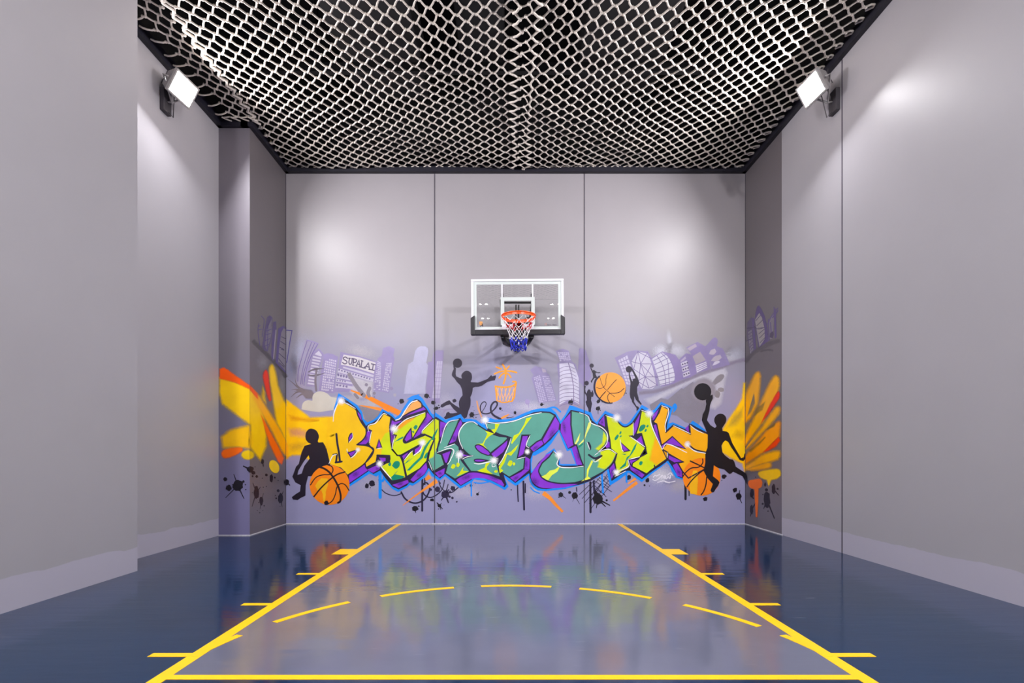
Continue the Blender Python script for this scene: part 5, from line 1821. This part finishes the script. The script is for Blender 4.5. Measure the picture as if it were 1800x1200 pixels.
letter('yellow letter B, first of the lettering', [('C3', '95,350~ 118,240 165,148 250,182 335,238 352,292 392,372 442,442~ 440,505~ 405,560~ 345,608 450,620 522,665 430,802 250,928 180,850 60,812 92,715 30,660 40,560', YELL)], noedge=True,
       over=[('C3', '60,520 45,600 60,690 100,700 130,640 110,500', YELL, 3), ('C3', '40,330 110,330 120,700 20,640', YELL, 3)],
       inner=[('C3', '258,535 288,487~ 300,520~ 258,582'), ('C3', '242,682 262,690 350,660 312,715 282,740')],
       lines=[('C3', '165,138 250,182 335,238 352,292 392,372 442,442', 14), ('C3', '442,442 440,505 405,560 345,608', 14), ('C3', '345,608 450,620 522,665 430,802 250,928', 14), ('C3', '128,495 138,590 155,690 165,780', 22), ('C3', '120,795 185,785', 20), ('C3', '135,715 125,790', 20), ('C3', '95,712 132,706', 16)],
       highs=[('C3', '95,362 105,270 160,140', 12), ('C3', '165,140 260,185 330,228', 10), ('C3', '295,485 302,530 262,582', 8), ('C3', '240,650 245,690', 8), ('C3', '362,660 318,720 282,748', 12), ('C3', '50,808 92,722 130,712', 11)])
letter('yellow and lime letter A, second of the lettering', [('C3', '458,412 522,385 582,345 628,276 705,316 690,420 700,560 715,660 770,718 805,730 830,800 862,955 712,990 640,905 590,838 655,800 690,790 680,722 560,718 548,792 442,850 430,805 520,668 470,608 498,462 465,448', YELL)],
       over=[('C3', '690,470 640,492 590,580 608,640 600,712 682,722 690,792 600,838 640,905 712,985 858,950 828,800 800,732 740,700 705,640', LIME, 2)],
       inner=[('C3', '578,552 606,636 552,642'), ('C3', '566,738 655,742 652,785 600,800 588,770')],
       drips=[('C3', '715,830 745,785~ 790,785~ 795,830~ 755,862~', TEALD), ('C3', '672,820 688,795~ 705,805~ 695,835~', TEALD), ('C3', '705,950 760,900 735,912 780,880 745,920 850,940 820,965 715,985', TEALD)],
       lines=[('C3', '690,722 690,770 655,800', 14), ('C3', '555,720 665,735', 12)],
       highs=[('C3', '468,470 465,410 540,380 625,280 660,290', 11), ('C3', '498,470 475,590', 9), ('C3', '560,648 605,642', 10), ('C3', '590,800 600,838 650,900 705,965', 12)])
letter('lime letter S, third of the lettering', [('C3', '738,442 830,355 960,310 1075,256 1072,315 1010,412 930,545 915,437 835,555~ 850,590~ 930,560 1065,505 1162,550 1100,690 1082,780 1010,860 870,945 855,880 832,785 900,690 935,665 942,715 1000,690 1042,588 930,650 810,718 770,722 715,650 730,560 760,510 725,500', LIME)],
       over=[('C3', '738,442 830,355 965,312 930,350 880,380 800,440 745,455', (255, 170, 20), 3)],
       drips=[('C3', '940,425 965,400~ 985,415~ 960,450~', TEALD), ('C3', '925,470 940,460~ 945,485~', TEALD), ('C3', '740,580 790,540 835,520 830,540 780,565', TEALD), ('C3', '870,880 935,810 1010,740 1060,620 1110,560 1140,540 1090,620 1060,680 1040,745 950,830 900,880', TEALD), ('C3', '1050,740 1085,690~ 1110,705~ 1065,755~', TEALD),
              ('C3', '835,820 910,745 880,790 960,720 900,780', TEALD)],
       inner=[('C3', '842,555 868,500 914,442 926,545 865,582'), ('C3', '815,725 925,668 893,692 836,775'), ('C3', '950,655 1036,600 1000,688 948,712')],
       lines=[('C3', '805,735 840,820 862,955', 14)],
       highs=[('C3', '725,500 745,450 850,350 960,305 1060,270', 10), ('C3', '745,515 725,590 715,650', 9), ('C3', '1040,595 1010,670 945,720', 14), ('C3', '840,775 910,690 935,672', 8)])
q = P_()
q.poly('C3', '800,325 860,240 920,165 980,140~ 1025,172~ 1030,215 900,268', (255, 176, 92), 13, edge=NAVY, ew=2.3)
q.stroke('C3', '755,350 800,330 860,240 920,162 980,142', 11, WHT_, 18)
q.build('letter_flourish', 'peach loop above the lime S')
letter('lime and teal letter K, fourth of the lettering', [('C3', '1030,465 1170,326 1215,350 1215,560 1195,640 1192,695 1235,712 1270,820 1150,892 1095,762 1120,640 1165,545 1060,498 1030,500', LIME), ('C3', '1215,585 1300,375 1422,338 1400,402 1305,612 1380,590 1422,630 1430,742 1540,890 1470,925 1378,972 1275,908 1345,655 1192,697 1190,655', TEAL)],
       over=[('C3', '1098,765 1150,735 1185,650 1200,660 1192,700 1233,715 1266,818 1152,888', TEAL, 3), ('C3', '1195,600 1216,580 1212,640 1192,690', TEAL, 2)],
       drips=[('C3', '1130,555 1150,500 1200,430 1190,470 1150,560', TEALD), ('C3', '1335,850 1355,812~ 1385,830~ 1360,862~', LIME), ('C3', '1390,830 1405,795~ 1430,815~ 1410,845~', LIME), ('C3', '1395,940 1430,900 1470,840 1462,880 1520,890 1430,930', LIME)],
       inner=[('C3', '1238,702 1340,666 1297,805 1272,800')],
       lines=[('C3', '1165,545 1140,610 1120,670', 12), ('C3', '1430,640 1430,740 1540,890', 14)],
       highs=[('C3', '1030,490 1035,460 1150,345', 10), ('C3', '1225,590 1300,380 1415,342', 11), ('C3', '1265,640 1375,600', 9), ('C3', '1190,690 1355,655 1330,770 1300,815', 10), ('C3', '1418,735 1415,800', 10), ('C3', '1100,780 1140,880', 7)])
letter('teal letter E, fifth of the lettering', [('C4', '220,380~ 243,300~ 298,255~ 370,250~ 450,300 560,370 650,400 725,405 735,425 690,470 545,582 600,640 622,690 660,832 560,802~ 440,775~ 345,770 300,708 255,640 370,606 330,598 270,540~ 232,460~', TEAL)],
       inner=[('C4', '392,505~ 425,488~ 470,505 530,552 568,600 520,600 440,565~'), ('C4', '382,655~ 430,640~ 530,655 440,672~'), ('C4', '548,590 738,432 730,500 690,570 640,610 600,632')],
       drips=[('C4', '400,480 470,475 500,420 520,370 495,340 530,350 590,370 540,400 500,440 480,490 520,535 450,490', LIME), ('C4', '410,765 490,730 505,680 550,675 515,720 515,750 580,800', LIME), ('C4', '590,775 605,755~ 630,765~ 615,785~', LIME)],
       highs=[('C4', '262,530 225,440 225,350 290,262 370,248 415,275', 12), ('C4', '255,640 310,615 370,605', 9), ('C4', '382,685 440,690 590,655', 13), ('C4', '570,690 575,720 610,710', 8)])
letter('teal letter T, sixth of the lettering', [('C4', '500,262 560,258 680,260~ 800,240~ 920,190 1000,160 1100,146~ 1182,150 1232,180 1090,432 1040,457 962,522 925,490 968,387 885,387 835,637 915,622 905,742 750,832 655,770 640,700 690,600 740,500 772,417 728,400 650,380 520,318', TEAL)],
       drips=[('C4', '690,760 650,790 640,720 690,640 710,590 770,560 850,480 820,545 770,605 730,590 700,680 660,740', LIME), ('C4', '770,470 800,390 850,370 910,270 930,210 990,195 940,260 860,380 780,480', LIME), ('C4', '730,700 755,655~ 785,665~ 765,715~', LIME), ('C4', '785,690 800,672~ 815,690~ 798,708~', LIME), ('C4', '560,330 600,320 600,268 650,270 620,330 595,370', LIME)],
       inner=[('C4', '888,392 955,390 905,590 838,632')],
       highs=[('C4', '495,222 520,250 640,260 800,238 960,178 1090,150', 11), ('C4', '500,255 520,315', 9), ('C4', '770,420 740,510 680,640 640,700', 10), ('C4', '830,640 920,618', 9), ('C4', '970,390 930,495 960,522', 9)])
letter('teal and lime letter B, seventh of the lettering', [('C5', '265,248 360,268 445,308 482,370 560,420~ 632,482~ 650,542~ 620,612~ 545,686 660,650 745,702 700,800~ 620,880~ 480,960 300,1010 150,1016~ 0,985~ -60,930~ -78,880~ -42,800 30,738 75,675 132,735 125,826 250,850 396,836 365,760 320,610 290,600 262,400', TEAL)],
       over=[('C5', '605,470 645,542 610,612 548,684 660,655 738,702 690,800 620,868 540,845 560,790 510,770 580,730 570,680 520,650 590,590', LIME, 3)],
       drips=[('C5', '300,600 360,480 345,560 315,605', (236, 244, 120)), ('C5', '340,610 400,545 420,470 445,380 475,350 470,410 430,490 400,570 350,612', (236, 244, 120)), ('C5', '370,995 425,950 430,870 480,770 495,785 450,880 440,940 470,965', (236, 244, 80)), ('C5', '-50,945 0,920 40,880 90,870 150,830 120,890 60,930 20,985', (230, 244, 80)),
              ('C5', '330,635 380,590 395,600 350,640', TEALD)],
       lines=[('C5', '445,590 462,625 462,655', 26), ('C5', '450,715 510,750 585,725', 20), ('C5', '520,770 575,735', 14)],
       highs=[('C5', '350,270 440,308 470,375 590,430 645,500 635,600 555,680', 11), ('C5', '430,580 460,660', 8), ('C5', '80,675 132,735 120,825 240,850 392,835', 11), ('C5', '545,685 660,655 740,700', 9), ('C5', '490,765 515,790 580,745', 8), ('C5', '510,720 550,690', 7)])
letter('lime letter A, eighth of the lettering', [('C5', '628,294 740,338 785,398~ 840,420~ 922,370 920,515 882,517 1045,640 1060,700 980,742 865,765 880,850 800,890 722,952 740,890 722,790 745,705 680,650 672,560 655,480', LIME)],
       inner=[('C5', '785,582 880,670 815,682'), ('C5', '945,560 1005,502 1036,622'), ('C5', '868,768 975,760 910,802 900,832')],
       drips=[('C5', '720,540 755,500~ 765,520~ 730,562~', TEALD), ('C5', '770,490 785,465~ 795,475~ 780,500~', TEALD), ('C5', '775,520 792,508~ 795,520~ 780,532~', TEALD), ('C5', '770,860 830,800 850,740 880,720 930,620 960,580 940,650 900,710 850,770 840,830 790,860', TEALD), ('C5', '790,705 850,705 830,715', TEALD)],
       highs=[('C5', '628,300 740,338', 10), ('C5', '918,375 920,510', 9), ('C5', '890,525 1040,630', 12), ('C5', '780,555 800,660 815,680', 9), ('C5', '865,765 985,735', 9), ('C5', '740,895 870,835 865,770', 11), ('C5', '722,945 840,885', 8)])
letter('lime and orange letter L, ninth of the lettering', [('C5', '1005,243 1096,290 1110,380~ 1150,500~ 1225,656 1282,690 1272,760 1100,882 1060,917 905,836 910,800 985,745 1050,640 1005,490 945,500 975,410', LIME)],
       over=[('C5', '1150,530 1222,660 1275,692 1266,756 1165,825 1095,770 1110,680', ORAN, 5)],
       drips=[('C5', '975,455 1000,405~ 1045,400~ 1035,440~ 990,472~', TEALD), ('C5', '1055,415 1070,398~ 1080,408~ 1065,428~', TEALD), ('C5', '1035,465 1050,440~ 1062,450~ 1045,475~', TEALD), ('C5', '978,815 990,785~ 1018,790~ 1000,825~', TEALD)],
       lines=[('C5', '1140,825 1155,850 1260,785', 13)],
       highs=[('C5', '1005,243 1090,285 1105,380 1150,500 1222,655', 12)])
letter('orange letter L, last of the lettering', [('C5', '1215,193 1293,235 1255,400 1265,476 1342,404 1520,495 1512,394 1600,450 1710,495 1710,700 1700,850 1500,960 1440,892 1388,802 1446,790 1284,700 1275,762 1225,656 1210,585 1165,390 1128,370 1190,270', ORAN)],
       over=[('C5', '1215,590 1330,520 1470,655 1495,620 1700,665 1700,700 1480,690 1270,600 1225,650', ORAN, 1)],
       inner=[('C5', '1206,622 1262,580 1330,522 1470,652 1400,632 1275,596 1224,650'), ('C5', '1285,710 1442,785 1350,800 1285,762')],
       lines=[('C5', '1500,605 1570,660 1690,690', 16)],
       highs=[('C5', '1218,195 1290,235 1255,400 1260,470', 11), ('C5', '1340,405 1520,492', 10), ('C5', '1515,400 1580,450 1660,488', 9), ('C5', '1225,656 1270,600 1482,690', 11), ('C5', '1492,620 1570,675 1680,698', 12), ('C5', '1282,690 1275,745', 8)])
# sparkles
for c, x, y, r in (('C3', 180, 145, 60), ('C3', 735, 440, 62), ('C3', 1035, 588, 56), ('C3', 585, 808, 52), ('C3', 355, 662, 36), ('C4', 495, 228, 60), ('C4', 225, 595, 62), ('C4', 590, 655, 60), ('C4', 942, 562, 42), ('C4', 1275, 595, 60), ('C5', 745, 325, 66), ('C5', 1088, 280, 62), ('C5', 1490, 605, 46), ('C5', 740, 900, 50)):
    P_().blob(c, x, y, r * .95, r * .95, (252, 250, 255), 19, 1.0, core=.15).build('sparkle')
# signature
q = P_()
for t in ('170,710 190,690 205,700', '165,735 190,745 240,715 258,690', '262,725 268,690 285,725 292,692 302,728', '310,730 330,705 345,725 350,690', '215,765 280,750 330,765 400,752', '320,690 350,665 372,690', '200,700 240,680', '295,760 340,770'):
    q.stroke('C6', t, 9, (232, 228, 242), 5)
q.build('signature', 'small white scrawled signature under the last letters')

# ------------------------------------------------------------------ camera and render look
cam = bpy.data.cameras.new('camera')
cam.sensor_width = 36.0
cam.lens = 36.0 * F / 1800.0
cam.shift_x = (900 - VX) / 1800.0
cam.shift_y = (VY - 600) / 1800.0
cam.clip_start = 0.05
co = bpy.data.objects.new('camera', cam)
COL.objects.link(co)
co.location = (0, 0, CAMZ)
co.rotation_euler = (PI / 2, 0, 0)
SC.camera = co
w = bpy.data.worlds.new('world')
w.use_nodes = True
w.node_tree.nodes['Background'].inputs[0].default_value = (0.02, 0.02, 0.022, 1)
w.node_tree.nodes['Background'].inputs[1].default_value = 0.3
SC.world = w
SC.view_settings.view_transform = 'Standard'
SC.view_settings.look = 'None'
SC.view_settings.exposure = 0.0
SC.view_settings.gamma = 1.0
SC.view_settings.use_curve_mapping = False
SC.cycles.max_bounces = 8
SC.cycles.diffuse_bounces = 5
SC.cycles.transparent_max_bounces = 24
SC.cycles.sample_clamp_indirect = 6.0
SC.cycles.caustics_reflective = False
SC.cycles.caustics_refractive = False
